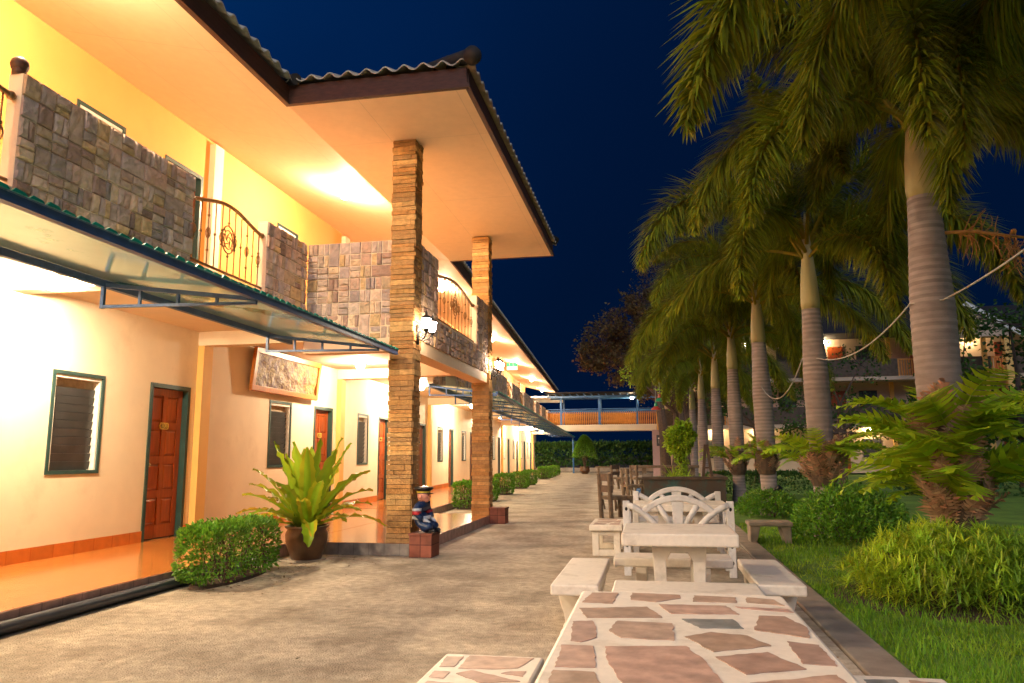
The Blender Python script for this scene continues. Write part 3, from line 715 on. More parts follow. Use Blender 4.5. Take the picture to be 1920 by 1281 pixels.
m = MB(); m.lathe([(.0835, .478), (.0865, .492)], (0, 0, 0), 22, 1.05, .95); m.box(.086, .092, -.013, .013, .492, .52); m.build('cap_band', gold_m, cp)
m = MB(); m.lathe([(.108, .158), (.113, .165), (.113, .190), (.108, .197)], (-.02, 0, 0), 22, 1, 1.22); m.build('belt', white_m, fg, smooth=True)
def ring_arm(y, z0, z1, r, mm, nm):
    m = MB(); m.lathe([(r, 0), (r+.003, .004), (r+.003, z1-z0-.004), (r, z1-z0)], (-.008, y, z0), 14); return m.build(nm, mm, fg, smooth=True)
ring_arm(-.168, .222, .262, .052, red_m, 'armband'); ring_arm(-.160, .264, .296, .054, white_m, 'shoulder_badge'); ring_arm(.168, .222, .262, .052, red_m, 'armband')
for s in (-1, 1):
    hn = [(.05, s*.125, .165, .03), (.075, s*.10, .150, .022, .026), (.10, s*.09, .14, .018, .024)]; ed = [(0, 1), (1, 2)]
    for k in range(4):
        i = len(hn); hn += [(.118, s*(.072+.012*k), .136, .0065), (.134, s*(.073+.012*k), .124, .006)]; ed += [(2, i), (i, i+1)]
    i = len(hn); hn += [(.088, s*.072, .150, .007), (.104, s*.060, .142, .006)]; ed += [(1, i), (i, i+1)]
    mesh_part('hand', skin_mesh(hn, ed, 0, 1), white_m, fg)
    m = MB(); m.ball((.155, s*.08, .026), (.05, .03, .026), 12); m.box(.10, .19, s*.075-.03, s*.075+.03, .0, .012); m.build('shoe', black_m, fg, smooth=False)

# ------------------------------------------------------------------ drain pipe along the veranda
m = MB(); m.tube([(-4.43, y, .055) for y in (-9, 0, 3, 6, 7.9)], .045, 10)
tag(m.build('drain_pipe', pipe_m, smooth=True), 'dark grey drain pipe lying along the foot of the veranda step', 'pipe')

# ------------------------------------------------------------------ bridge between the two buildings
br = thing('footbridge', 'raised walkway with orange timber balusters and blue steel roof frame joining the two buildings', 'bridge', (-3, 46, 0))
m = MB(); m.box(-3.4, 3.4, 0, 1.6, 2.72, 3.08); m.build('deck', cream, br)
for y in (0.05, 1.5):
    m = MB(); n = 58
    for i in range(n):
        x = -3.35+6.7*i/(n-1); m.tube([(x, y, 3.12), (x, y, 3.28), (x, y, 3.45), (x, y, 3.72), (x, y, 3.86)], [.035, .05, .032, .05, .03], 6)
    m.build('balustrade', wood_o, br, smooth=True)
    m = MB(); m.box(-3.4, 3.4, y-.03, y+.03, 3.86, 3.91); m.box(-3.4, 3.4, y-.02, y+.02, 4.02, 4.06); m.build('handrail', blue_lt, br)
    for x in (-2.55, -.2, 2.1): m = MB(); m.box(x-.05, x+.05, y-.05, y+.05, 3.08, 4.85); m.build('post', blue_lt, br)
    m = MB(); m.box(-3.4, 3.4, y-.04, y+.04, 4.75, 4.87)
    m.build('roof_beam', blue_lt, br)
m = MB()
for i in range(16): x = -3.3+i*.44; m.box(x-.025, x+.025, -.3, 1.9, 4.90, 4.96)
m.build('roof_battens', blue_lt, br); m = MB(); m.box(-3.5, 3.5, -.5, 2.1, 5.0, 5.07); m.build('roof_sheet', far_roof, br)
ol = thing('bridge_lamp', 'lamp glowing under the roof of the raised walkway', 'lamp', (-1.2, 46.8, 4.85)); m = MB(); m.ball((0, 0, -.1), .09, 10); m.build('lamp_globe', farlamp_m, ol); m = MB(); m.box(-.06, .06, -.06, .06, -.03, .04); m.build('lamp_base', whitep, ol)

# ------------------------------------------------------------------ three-storey building across the garden
fb = thing('far_building', 'three storey building across the garden with dark balcony fronts and a small gabled porch', 'building', (.2, 46, 0))
m = MB(); zs = [0, 2.85, 5.55, 8.2]
for k in range(3): m.box(0, 32, 1.6, 1.8, zs[k]+.1, zs[k+1])
m.build('wall', far_wall, fb)
for k in (1, 2):
    m = MB(); m.box(.0, 32, 0, 1.6, zs[k]-.12, zs[k]+.1); m.build('gallery_floor', far_wall, fb)
    m = MB(); x = .1
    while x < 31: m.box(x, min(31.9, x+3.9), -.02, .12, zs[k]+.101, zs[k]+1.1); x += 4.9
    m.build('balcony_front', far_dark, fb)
    x = 4.0
    while x < 31:
        m = MB(); pl = [(0, .1), (1, .1), (1, 1.09), (.95, 1.09)]
        pl = [(0, 1.09), (0, .1)]
        for q in range(6): pl += [(.10+.14*q, .1), (.10+.14*q, 1.0), (.18+.14*q, 1.0), (.18+.14*q, .1)] if q < 6 else []
        pl += [(1, .1), (1, 1.09)]
        m.prism([(x+a, zs[k]+b) for a, b in pl], lambda p: (p[0], .02, p[1]), lambda p: (p[0], .08, p[1])); m.build('baluster_bay', wood_o, fb); x += 4.9
for k in range(3):
    for i in range(7):
        x = 1.2+i*4.6
        m = MB(); m.box(x, x+.85, 1.55, 1.595, zs[k]+.12, zs[k]+2.1); m.build('door', door_m, fb)
        m = MB(); m.box(x+1.6, x+2.6, 1.55, 1.595, zs[k]+1.0, zs[k]+2.1); m.build('window', glass_d, fb)
for i in range(8):
    m = MB(); x = .05+i*4.55; m.box(x, x+.25, -.1, .0, .0, 8.2) if i in (0, 4) else m.box(x, x+.22, 1.45, 1.595, 0, 8.2)
    m.build('pillar', orange_trim, fb)
m = MB(); m.prism([(-.9, 8.1), (2.6, 10.0), (7.5, 10.0), (7.5, 8.1)], lambda p: (-.6, p[0], p[1]), lambda p: (33, p[0], p[1])); m.build('roof', far_roof, fb)
m = MB(); m.prism([(14.6, 7.55), (19.4, 7.55), (17.0, 9.2)], lambda p: (p[0], -1.6, p[1]), lambda p: (p[0], -1.0, p[1])); gb = m.build('gable', far_wall, fb)
m = MB(); m.bar((14.2, -1.7, 7.5), (17.0, -1.7, 9.42), .18, .22); m.bar((17.0, -1.7, 9.42), (19.8, -1.7, 7.5), .18, .22); m.build('gable_trim', whitep, gb)
for x in (14.8, 18.8): m = MB(); m.box(x, x+.35, -1.6, -1.25, 0, 7.55); m.build('porch_pillar', orange_trim, fb)
m = MB(); m.box(-.25, .6, -.35, .25, 0, 2.7); m.build('end_pillar', pink_w, fb)
m = MB(); m.box(.0, .26, -.38, -.352, 1.75, 2.4); sp = m.build('sign_panel', glass_d, fb); m = MB(); m.ball((.13, -.39, 2.2), (.05, .01, .05), 8); m.bar((.13, -.39, 2.12), (.13, -.39, 1.9), .1, .01); m.build('sign_figure', whitep, sp)
FL = 'gallery lamps of the building across the garden'
for i, (x, k) in enumerate(((3.6, 0), (6.1, 0), (12.4, 0), (5.6, 2), (10.2, 2), (18.2, 2), (24, 1), (3.3, 1))):
    o = thing('gallery_lamp', ['ground floor lamp of the far building behind the thin palms', 'ground floor lamp of the far building between two palm trunks', 'ground floor lamp of the far building behind the fern', 'top floor lamp of the far building left of the second palm', 'top floor lamp of the far building right of the second palm', 'lamp under the gabled porch of the far building', 'first floor lamp of the far building at the right edge', 'first floor lamp of the far building near its end pillar'][i], 'lamp', (.2+x, 47.3, zs[k+1]-.15), 0, FL)
    m = MB(); m.ball((0, 0, -.12), .10, 10); m.build('lamp_globe', farlamp_m, o); m = MB(); m.box(-.06, .06, -.06, .06, -.04, .05); m.build('lamp_base', whitep, o)

# ------------------------------------------------------------------ garden furniture
ST = [[(-0.27, 2.78), (-0.25, 2.97), (-0.15, 2.98), (-0.16, 2.77)], [(-0.1, 2.99), (0.08, 2.97), (0.08, 2.91), (-0.01, 2.82), (-0.1, 2.85)], [(0.13, 2.97), (0.28, 2.95), (0.27, 2.85), (0.12, 2.85)], [(0.31, 2.9), (0.32, 2.96), (0.41, 2.93), (0.43, 2.82), (0.31, 2.86)], [(-0.27, 2.67), (-0.04, 2.73), (0.01, 2.56), (-0.23, 2.52)], [(-0.0, 2.78), (0.23, 2.79), (0.26, 2.65), (0.04, 2.63)], [(0.26, 2.78), (0.43, 2.76), (0.44, 2.71), (0.28, 2.75)], [(-0.25, 2.21), (-0.27, 2.46), (-0.21, 2.48), (-0.19, 2.39), (-0.18, 2.26), (-0.22, 2.2)], [(-0.15, 2.35), (-0.13, 2.49), (0.04, 2.48), (0.04, 2.26), (-0.11, 2.27)], [(0.07, 2.55), (0.23, 2.57), (0.25, 2.44), (0.12, 2.43)], [(0.28, 2.43), (0.32, 2.64), (0.4, 2.64), (0.44, 2.48), (0.42, 2.35)], [(0.07, 2.31), (0.15, 2.38), (0.25, 2.35), (0.3, 2.24), (0.14, 2.15)], [(-0.26, 1.94), (-0.27, 2.16), (-0.18, 2.16), (-0.17, 2.07), (-0.16, 1.95)], [(-0.15, 2.16), (0.07, 2.2), (0.11, 2.06), (0.14, 1.87), (-0.08, 1.80), (-0.13, 1.99)], [(0.14, 2.1), (0.28, 2.17), (0.35, 2.02), (0.2, 1.95)], [(0.35, 2.3), (0.43, 2.27), (0.43, 2.06), (0.35, 2.07)], [(-0.26, 1.71), (-0.26, 1.91), (-0.16, 1.91), (-0.12, 1.76)], [(0.2, 1.88), (0.41, 1.98), (0.43, 1.72), (.22, 1.74)], [(-.1, 1.7), (.15, 1.78), (.17, 1.55), (-.08, 1.53)]]
SL = [[(-0.86, 2.99), (-0.87, 3.14), (-0.8, 3.15), (-0.8, 3.0)], [(-0.78, 2.98), (-0.78, 3.17), (-0.51, 3.17), (-0.55, 3.02), (-0.64, 2.99)], [(-0.86, 2.85), (-0.86, 2.93), (-0.8, 2.93), (-0.8, 2.84)], [(-0.77, 2.91), (-0.72, 2.96), (-0.51, 2.85), (-0.65, 2.81)], [(-0.6, 2.94), (-0.57, 2.97), (-0.51, 2.98), (-0.51, 2.91)], [(-.86, 2.6), (-.85, 2.8), (-.68, 2.78), (-.7, 2.6)], [(-.64, 2.55), (-.62, 2.76), (-.52, 2.78), (-.52, 2.58)]]
def stones(polys, off, z, dark=()):
    m = MB()
    for k, p in enumerate(polys):
        q = [Vector((x-off[0], y-off[1])) for x, y in p]; f = []
        for a, b in zip(q, q[1:]+q[:1]):
            n = max(2, int((b-a).length/.02)); nn = Vector((a.y-b.y, b.x-a.x)).normalized()
            for i in range(n): f.append(a.lerp(b, i/n)+nn*(ru(-.004, .004) if i else 0))
        t = ru(.85, 1.15); m.col = (t, t*ru(.93, 1.05), t*ru(.95, 1.05)) if k not in dark else (.5, .75, .95)
        m.prism([tuple(x) for x in f], lambda p: (p[0], p[1], z-.01), lambda p: (p[0], p[1], z+.0022))
    return m
def slab(par, name, w, l, z1, t, mm=terr_w, bev=.012):
    b = MB(); b.box(-w/2, w/2, -l/2, l/2, z1-t, z1); return b.build(name, mm, par, bevel=bev)
def scroll_leg(par, y, w, z, t=.09):
    """curvy cast pedestal: narrow waist, scrolled foot"""
    pr = [(.40, 0), (.47, .03), (.46, .09), (.36, .14), (.40, .20), (.34, .30), (.36, .45), (.44, .65), (.50, .85), (.5, 1.0)]
    poly = [(x*w*1.25, q*z) for x, q in pr]; poly = poly+[(-x, q) for x, q in poly[::-1]]
    m = MB(); m.prism(poly, lambda p: (p[0], y-t/2, p[1]), lambda p: (p[0], y+t/2, p[1])); return m.build('leg', terr_w, par, bevel=.008)
BN = 'pale terrazzo benches on the pavement'
def bench(loc, w, l, z, label, rot=0, legs=.32, t=.07):
    o = thing('stone_bench', label, 'bench', loc, rot, BN)
    slab(o, 'seat', w, l, z, t)
    for s in (-1, 1): scroll_leg(o, s*(l/2-legs), w*.72, z-t-.001)
    return o
def frame_leg(par, y, wt, wb, z, th=.08, lt=.095, lb=.07, name='leg'):
    """cast frame: two splayed legs joined by a chamfered head under the top"""
    a, b = wt/2, wb/2
    P = [(-a, z), (a, z), (b, 0), (b-lb, 0), (a-lt, z-.12), (a-lt-.035, z-.06), (-a+lt+.035, z-.06), (-a+lt, z-.12), (-b+lb, 0), (-b, 0)]
    m = MB(); m.prism(P, lambda p: (p[0], y-th/2, p[1]), lambda p: (p[0], y+th/2, p[1]))
    return m.build(name, terr_w, par, bevel=.006)

t1 = thing('mosaic_table', 'pale stone table inlaid with red brown flagstones, nearest the camera', 'table', (.08, 2.25, 0))
tp = slab(t1, 'tabletop', .75, 1.54, .68, .075); stones(ST, (.08, 2.25), .68, (9,)).build('inlay', terr_s, tp)
for y in (-.45, .45): frame_leg(t1, y, .42, .34, .603)
b1 = thing('mosaic_bench', 'stone bench inlaid with flagstones, left of the nearest table', 'bench', (-.68, 2.6, 0), 0, 'flagstone inlaid benches at the nearest table')
tp = slab(b1, 'seat', .42, 1.2, .38, .07); stones(SL, (-.68, 2.6), .38).build('inlay', terr_s, tp)
for s in (-.3, .3): scroll_leg(b1, s, .3, .309)
b2 = thing('mosaic_bench', 'stone bench inlaid with flagstones, right of the nearest table beside the lawn', 'bench', (.86, 2.5, 0), 0, 'flagstone inlaid benches at the nearest table')
tp = slab(b2, 'seat', .33, 1.3, .38, .07); s2 = [[(-.13, .58), (-.02, .60), (-.0, .42), (-.13, .40)], [(.03, .6), (.13, .58), (.13, .35), (.02, .38)], [(-.13, .3), (.05, .28), (.0, .05), (-.13, .1)]]
stones(s2, (0, 0), .38, (0,)).build('inlay', terr_s, tp)
for s in (-.35, .35): scroll_leg(b2, s, .24, .309)
bench((.17, 4.97, 0), .44, .91, .38, 'plain terrazzo bench lying crosswise just beyond the nearest table', R(90), .22)
bench((-.53, 5.6, 0), .31, 1.30, .38, 'plain terrazzo bench with curvy feet on the pavement side of the plain table')
bench((.775, 5.75, 0), .30, 1.22, .38, 'plain terrazzo bench at the lawn edge beside the plain table', 0)
bench((.12, 6.47, 0), .36, .94, .38, 'plain terrazzo bench crosswise behind the plain table, in front of the wheel backed bench', R(90), .22)
t2 = thing('stone_table', 'plain pale terrazzo table with splayed cast legs between the benches', 'table', (.15, 5.62, 0), 0, 'plain terrazzo tables')
slab(t2, 'tabletop', .77, .78, .68, .085)
frame_leg(t2, -.16, .37, .31, .594); frame_leg(t2, .16, .37, .31, .594)
t3 = thing('stone_table', 'pale terrazzo table between the two wheel backed benches', 'table', (.27, 9.0, 0), 0, 'plain terrazzo tables')
slab(t3, 'tabletop', 1.05, .8, .66, .08); frame_leg(t3, -.2, .5, .42, .579); frame_leg(t3, .2, .5, .42, .579)
s3 = thing('mosaic_stool', 'square pale stool with open frame sides and flagstone inlaid top', 'stool', (-.60, 9.75, 0))
tp = slab(s3, 'seat', .40, .95, .37, .07); stones([[(-.15, -.42), (-.02, -.42), (0, -.25), (-.15, -.2)], [(.04, -.4), (.16, -.42), (.16, -.2), (.05, -.25)], [(-.15, -.12), (.02, -.15), (.1, .1), (-.12, .1)], [(.08, -.1), (.16, -.12), (.16, .2), (.12, .2)], [(-.15, .2), (.1, .18), (.1, .4), (-.13, .42)]], (0, 0), .37).build('inlay', terr_s, tp)
for y in (-.36, .36):
    m = MB(); m.box(-.17, -.09, y-.05, y+.05, 0, .299); m.box(.09, .17, y-.05, y+.05, 0, .299); m.box(-.09, .09, y-.048, y+.048, .24, .298); m.box(-.09, .09, y-.048, y+.048, 0, .07); m.build('leg', terr_w, s3, bevel=.006)

def wheel_bench(loc, rot, label):
    """bench with a half wagon wheel for a back and small wheels for arms"""
    o = thing('wheel_bench', label, 'bench', loc, rot, 'white wagon wheel benches'); W = .515
    m = MB()
    n = 20; rO, rI, cz = .52, .458, .28; a0, a1 = R(45), R(135)
    pts = [(math.cos(a0+(a1-a0)*i/n), math.sin(a0+(a1-a0)*i/n)) for i in range(n+1)]
    poly = [(x*rO, cz+z*rO) for x, z in pts]+[(x*rI, cz+z*rI) for x, z in pts[::-1]]
    m.prism(poly, lambda p: (p[0], -.035, p[1]), lambda p: (p[0], .035, p[1])); m.build('rim', wood_w, o, bevel=.012)
    m = MB(); m.prism([(-.04, .42), (.04, .42), (.062, .745), (-.062, .745)], lambda p: (p[0], -.02, p[1]), lambda p: (p[0], .022, p[1])); m.build('splat', wood_w, o, bevel=.006)
    for s in (-1, 1):
        m = MB(); m.tube([(s*.04, 0, .46), (s*.20, 0, .705)], [.024, .032], 8); m.build('spoke', wood_w, o, smooth=True)
        m = MB(); q = [(s*(.50-.33*t), -.012, .70-.10*t-.16*t*t) for t in (0, .2, .4, .6, .8, 1)]
        m.tube(q, .032, 8)
        m.build('brace', wood_w, o, smooth=True)
        m = MB(); m.box(s*W-.035, s*W+.035, -.03, .03, 0, .74); m.build('post', wood_w, o, bevel=.005); m = MB(); m.box(s*W-.035, s*W+.035, .42, .48, 0, .60); m.build('front_leg', wood_w, o, bevel=.005)
        m = MB()
        for z in (.66, .30, .14): m.ball((s*W, -.031, z), (.014, .004, .02), 6)
        m.build('peg_holes', black_m, o)
        m = MB(); c = Vector((s*W, .22, .36))
        m.tube([c+Vector((0, .20*math.cos(k*math.pi/12), .20*math.sin(k*math.pi/12))) for k in range(25)], .026, 6, False); m.ball(c, .05, 8)
        for k in range(8): m.tube([c, c+Vector((0, .2*math.cos(k*math.pi/4), .2*math.sin(k*math.pi/4)))], .013, 5)
        m.build('arm_wheel', wood_w, o, smooth=True)
    m = MB()
    for k in range(5): m.box(-W+.04, W-.04, .03+.09*k, .105+.09*k, .36, .39)
    m.box(-W+.04, W-.04, -.02, .02, .37, .43); m.box(-W+.04, W-.04, .42, .45, .30, .355); m.build('seat', wood_w, o)
    return o
wheel_bench((.22, 7.9, 0), 0, 'white wagon wheel bench seen from behind, nearer of the pair, just past the plain table')
wheel_bench((.27, 10.0, 0), math.pi, 'white wagon wheel bench facing the camera across the table, farther of the pair')

def rustic_chair(loc, rot, label, mm=wood_d):
    o = thing('rustic_chair', label, 'chair', loc, rot, 'dark rustic timber chairs')
    for x, y, h in ((-.2, -.2, .36), (.2, -.2, .36), (-.2, .22, .85), (.2, .22, .85)):
        m = MB(); m.tube([(x, y, 0), (x*1.03, y*(1.0 if h < .5 else 1.15), h)], .045, 7); m.build('leg', mm, o)
    m = MB()
    for k in range(4): m.box(-.25, .25, -.24+.12*k, -.13+.12*k, .36, .43)
    m.build('seat', mm, o, bevel=.006)
    for za, zb in ((.50, .63), (.71, .86)): m = MB(); m.box(-.26, .26, .20, .25, za, zb); m.build('back_slat', bark_m, o, bevel=.006)
    for s in (-1, 1):
        for q in range(3): m = MB(); m.tube([(s*.22, -.15+.14*q, .16), (s*.25, -.12+.14*q, .36)], .018, 5); m.build('spindle', mm, o)
    return o
rustic_chair((-.75, 14.9, 0), R(122), 'dark rustic chair with open slatted back standing alone left of the pond')
rustic_chair((-.55, 20.5, 0), R(110), 'dark rustic chair beside the teal pond wall, behind the lone chair')
rustic_chair((-.5, 27, 0), R(120), 'small rustic chair at the long timber table far down the pavement')
rustic_chair((-1.2, 27.5, 0), R(60), 'far rustic chair left of the long timber table')
tt = thing('timber_table', 'long weathered timber table with trestle ends beyond the pond', 'table', (.55, 31, 0))
m = MB(); m.box(-1.2, 1.2, -.45, .45, .70, .80); m.build('tabletop', wood_d, tt, bevel=.01)
for s in (-1, 1): m = MB(); m.box(s*.95-.08, s*.95+.08, -.35, .35, 0, .70); m.build('leg', wood_d, tt)
o = thing('timber_bench', 'low timber bench standing far off in front of the clipped hedge', 'bench', (-3.0, 50, 0)); m = MB(); m.box(-.8, .8, -.2, .2, .42, .5); m.build('seat', wood_d, o)
for s in (-1, 1): m = MB(); m.box(s*.6-.06, s*.6+.06, -.15, .15, 0, .42); m.build('leg', wood_d, o)
o = thing('lawn_bench', 'low grey stone bench on the lawn edge right of the wheel benches', 'bench', (1.54, 11.1, 0))
m = MB(); m.box(-.29, .29, -.2, .2, .23, .29); m.build('seat', kerb_m, o, bevel=.015)
for s in (-1, 1): m = MB(); m.prism([(s*.27, 0), (s*.19, 0), (s*.13, .23), (s*.27, .23)], lambda p: (p[0], -.17, p[1]), lambda p: (p[0], .17, p[1])); m.build('leg', kerb_m, o, bevel=.01)
pd = thing('pond_basin', 'low teal tiled pond basin with a dark stone rim full of plants', 'basin', (.6, 19.5, 0))
m = MB(); m.box(-.85, 1.05, -1.0, -.85, 0, .62); m.box(-.85, -.7, -.85, 2, 0, .62); m.box(.9, 1.05, -.85, 2, 0, .62); m.box(-.7, .9, 1.85, 2, 0, .62); m.build('wall', pond_m, pd)
m = MB(); m.box(-.9, 1.1, -1.06, -.8, .621, .69); m.box(-.9, -.65, -.8, 2.05, .621, .69); m.box(.85, 1.1, -.8, 2.05, .621, .69); m.build('rim', far_dark, pd, bevel=.01)
m = MB(); m.box(-.7, .9, -.85, 1.85, .3, .5); m.build('soil', soil_m, pd)
m = MB(); m.box(-1.05, -.95, -.6, .4, .3, .36); m.build('spout', blue_lt, pd)
o = thing('timber_easel', 'dark crossed timber frame standing among the pond plants', 'frame', (1.25, 18.6, 0)); 
for s in (-1, 1):
    m = MB(); m.bar((s*.17, 0, 0), (s*.02, .1, 1.45), .05, .07); m.build('leg', bark_m, o)
m = MB(); m.bar((-.12, .02, .5), (.12, .02, .5), .04); m.bar((-.08, .05, .9), (.08, .05, .9), .04); m.build('crossbar', bark_m, o)
HL = 'little tin lanterns hanging from the tree'
for (x, y, z, l, a, b) in ((.15, 30, 3.05, 'red and green tin lantern hanging lower in the tree by the bridge', red_l, green_l), (.31, 30.2, 3.4, 'green tin lantern hanging higher in the tree by the bridge', green_l, red_l)):
    o = thing('tin_lantern', l, 'lantern', (x, y, z), 0, HL); m = MB(); m.lathe([(.2, -.08), (.17, -.02), (.07, .06)]); m.build('shade', a, o); m = MB(); m.lathe([(.07, .061), (.05, .2), (.0001, .24)]); m.build('cap', b, o); m = MB(); m.tube([(0, 0, .24), (0, 0, 1.4)], .006, 4); m.build('cord', cable_m, o)

# ------------------------------------------------------------------ plants
def leaf(mb, p, d, nrm, L, W, fold=.15):
    d = d.normalized(); s = d.cross(nrm)
    if s.length < 1e-4: s = d.cross(Vector((.3, .5, .8)))
    s.normalize(); n = s.cross(d)
    a = mb.V(p); t = mb.V(p+d*L); l = mb.V(p+d*L*.45-s*W*.5+n*W*fold); r = mb.V(p+d*L*.45+s*W*.5+n*W*fold)
    mb.F((a, l, t, r))
def blade(mb, p, d, L, W, droop=.5, seg=3):
    d = d.normalized(); s = d.cross(Vector((0, 0, 1)))
    if s.length < 1e-3: s = Vector((1, 0, 0))
    s.normalize(); prev = None; q = Vector(p)
    for k in range(seg+1):
        t = k/seg; ww = W*.5*(1-.92*t**1.6)*(.6+.4*min(1, t*4))
        a, b = mb.V(q-s*ww), mb.V(q+s*ww)
        if prev: mb.F((prev[0], prev[1], b, a))
        prev = (a, b); q = q+d*(L/seg); d = (d+Vector((0, 0, -droop/seg))).normalized()
def shade(lo=.6, hi=1.35, warm=.15):
    t = ru(lo, hi); k = ru(-warm, warm); return (t*(1+k), t, t*(1-k))

def clipped(name_seed, hx, hy, h, n, L, W, z0=.12, rough=.035):
    """leaves of a clipped box-shaped bush: mostly near the faces, some inside"""
    mb = MB()
    for _ in range(n):
        x, y, z = ru(-1, 1), ru(-1, 1), ru(0, 1)
        if rnd.random() < .85:
            f = rnd.choice('xxyyzz')
            if f == 'x': x = rnd.choice((-1, 1))*ru(.86, 1.03)
            elif f == 'y': y = rnd.choice((-1, 1))*ru(.86, 1.03)
            else: z = ru(.85, 1.03)
        q = Vector((x, y, z*2-1)); m4 = (abs(q.x)**6+abs(q.y)**6+abs(q.z)**6)**(1/6)
        if m4 > 1.03: q = q/m4
        nn = noise.noise((q.x*2+name_seed, q.y*3, q.z*2))
        if nn < -.28 and rnd.random() < .8: continue
        p = Vector((q.x*hx, q.y*hy, z0+(q.z*.5+.5)*(h-z0)))*1.0+rv(rough*.4)+Vector((q.x, q.y, 0))*nn*rough*1.5
        d = (q*.8+rv(.6)+Vector((0, 0, .3))).normalized(); mb.col = shade(.6, 1.4, .2)
        leaf(mb, p, d, rv(1), L*ru(.6, 1.2), W*ru(.7, 1.2))
    return mb
def stems(hx, hy, h, n):
    mb = MB()
    for _ in range(n):
        x, y = ru(-.6, .6)*hx, ru(-.85, .85)*hy
        mb.tube([(x, y, 0), (x+ru(-.04, .04), y+ru(-.05, .05), h*.4), (x+ru(-.1, .1), y+ru(-.1, .1), h*.85)], [.010, .008, .003], 5)
    return mb
def hedge(loc, rot, label, mesh=None, size=(.2, .65, .56), n=7000, L=.045, W=.026, group=None, seed=1.0, z0=.05):
    o = thing('clipped_hedge', label, 'hedge', loc, rot, group)
    clipped(seed, size[0], size[1], size[2], n, L, W, z0).build('foliage', leaf_hedge, o, fix=False)
    stems(size[0], size[1], size[2], 26).build('stems', bark_m, o)
    b = MB(); b.lathe([(1, .0), (.96, .03), (.0001, .045)], (0, 0, 0), 24, size[0]*.95, size[1]*.97); b.build('soil', soil_m, o)
    return o
HG = 'clipped hedges along the veranda'
hedge((-4.20, 7.05, 0), 0, 'clipped green hedge with thin bare stems at its near end, beside the potted fern', group=HG)
h2 = hedge(wpt(.34, 2.3), ANG, 'clipped hedge between the two columns, right behind the figurine', size=(.27, .36, .60), n=2600, L=.06, W=.04, group=HG, seed=4.0)
for i, (u, sc, l) in enumerate(((5.2, 1, 'clipped hedge partly hidden behind the left of the rear column'), (8.8, 1, 'clipped hedge emerging at the right of the rear column'), (13.2, 1.05, 'third clipped hedge beyond the rear column along the wing'), (16.6, 1.0, 'fourth clipped hedge beyond the rear column along the wing'), (24.2, 1.1, 'nearest hedge of the far row before the blue post'), (26.6, 1.1, 'second hedge of the far row before the blue post'), (29.2, 1.15, 'third hedge of the far row before the blue post'), (32, 1.1, 'fourth hedge of the far row before the blue post'))):
    dup(h2, wpt(.34, u), ANG+rnd.choice((0, math.pi)), l, HG, (sc, sc*ru(.9, 1.3), ru(.95, 1.08)))

def dome(rx, ry, h, n, L, W, seed=0, bladed=False, z0=.05):
    mb = MB()
    for _ in range(n):
        th = ru(0, 2*math.pi); cz = ru(0, 1)**.8
        rr = math.sqrt(max(0, 1-cz*cz)); bump = 1+.16*noise.noise((math.cos(th)*2.2+seed, math.sin(th)*2.2, cz*2.5))
        k = ru(.72, 1.0) if rnd.random() < .8 else ru(.3, .8)
        o = Vector((math.cos(th)*rr, math.sin(th)*rr, cz))
        p = Vector((o.x*rx, o.y*ry, z0+o.z*(h-z0)))*bump*k; p.z = max(p.z, .03)
        if bladed:
            ax = (o*.7+Vector((0, 0, .75))+rv(.25)).normalized(); t = shade(.6, 1.35, .18); lamp_tint = max(0, -o.x*.6+.3*o.z+ru(-.3, .4))  # left and top blades yellower and brighter: lamplight painted into the tint
            for j in range(9):
                a = j*2.4+ru(0, 1); e = ax.orthogonal().normalized(); e2 = ax.cross(e)
                d = (e*math.cos(a)+e2*math.sin(a))*ru(.6, 1.0)+ax*ru(.35, .9); q = ru(.85, 1.15)
                mb.col = (t[0]*q*(.75+.7*lamp_tint), t[1]*q*(.85+.35*lamp_tint), t[2]*q)
                blade(mb, p, d, L*ru(.7, 1.2), W, .7, 3)
        else:
            mb.col = shade(.55, 1.45, .2); leaf(mb, p, o*.8+rv(.6)+Vector((0, 0, .2)), rv(1), L*ru(.6, 1.2), W*ru(.7, 1.2))
    return mb
sh = thing('yellow_shrub', 'bushy yellow green shrub of narrow blades at the foot of the nearest palm', 'shrub', (2.42, 7.0, 0))
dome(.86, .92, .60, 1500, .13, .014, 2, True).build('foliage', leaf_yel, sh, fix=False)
m = MB()
for _ in range(40): a = ru(0, 6.3); r = ru(.2, .7); m.tube([(r*math.cos(a)*.8, r*math.sin(a)*.9, 0), (r*math.cos(a), r*math.sin(a), ru(.2, .4))], [.011, .006], 5)
m.build('stems', bark_m, sh); m = MB(); m.lathe([(.95, .0), (.9, .012), (.0001, .03)], (0, 0, 0), 24, 1, 1); m.build('soil', soil_m, sh)
GS = 'round green shrubs around the palm trunks'
sh = thing('round_shrub', 'rounded dark green shrub around the foot of the second palm', 'shrub', (2.66, 11.4, 0), 0, GS)
dome(.82, .95, .78, 6500, .07, .035, 5).build('foliage', leaf_hedge, sh, fix=False); stems(.6, .6, .5, 20).build('stems', bark_m, sh)
sh = thing('round_shrub', 'smaller light green shrub around the foot of the third palm', 'shrub', (2.2, 15.7, 0), 0, GS)
dome(.62, .8, .52, 3600, .07, .035, 8).build('foliage', leaf_hedge, sh, fix=False); stems(.4, .4, .3, 14).build('stems', bark_m, sh)
sh = thing('garden_hedge', 'low dark hedge running across the lawn behind the pond', 'hedge', (3.2, 22.5, 0)); clipped(3, 1.7, .5, .7, 5000, .09, .05).build('foliage', leaf_dark, sh, fix=False)
sh = thing('garden_hedge', 'dark shrubs along the far right side of the lawn', 'hedge', (11.5, 24, 0)); clipped(6, 4.2, .7, 1.15, 6500, .16, .09, rough=.3).build('foliage', leaf_dark, sh, fix=False)
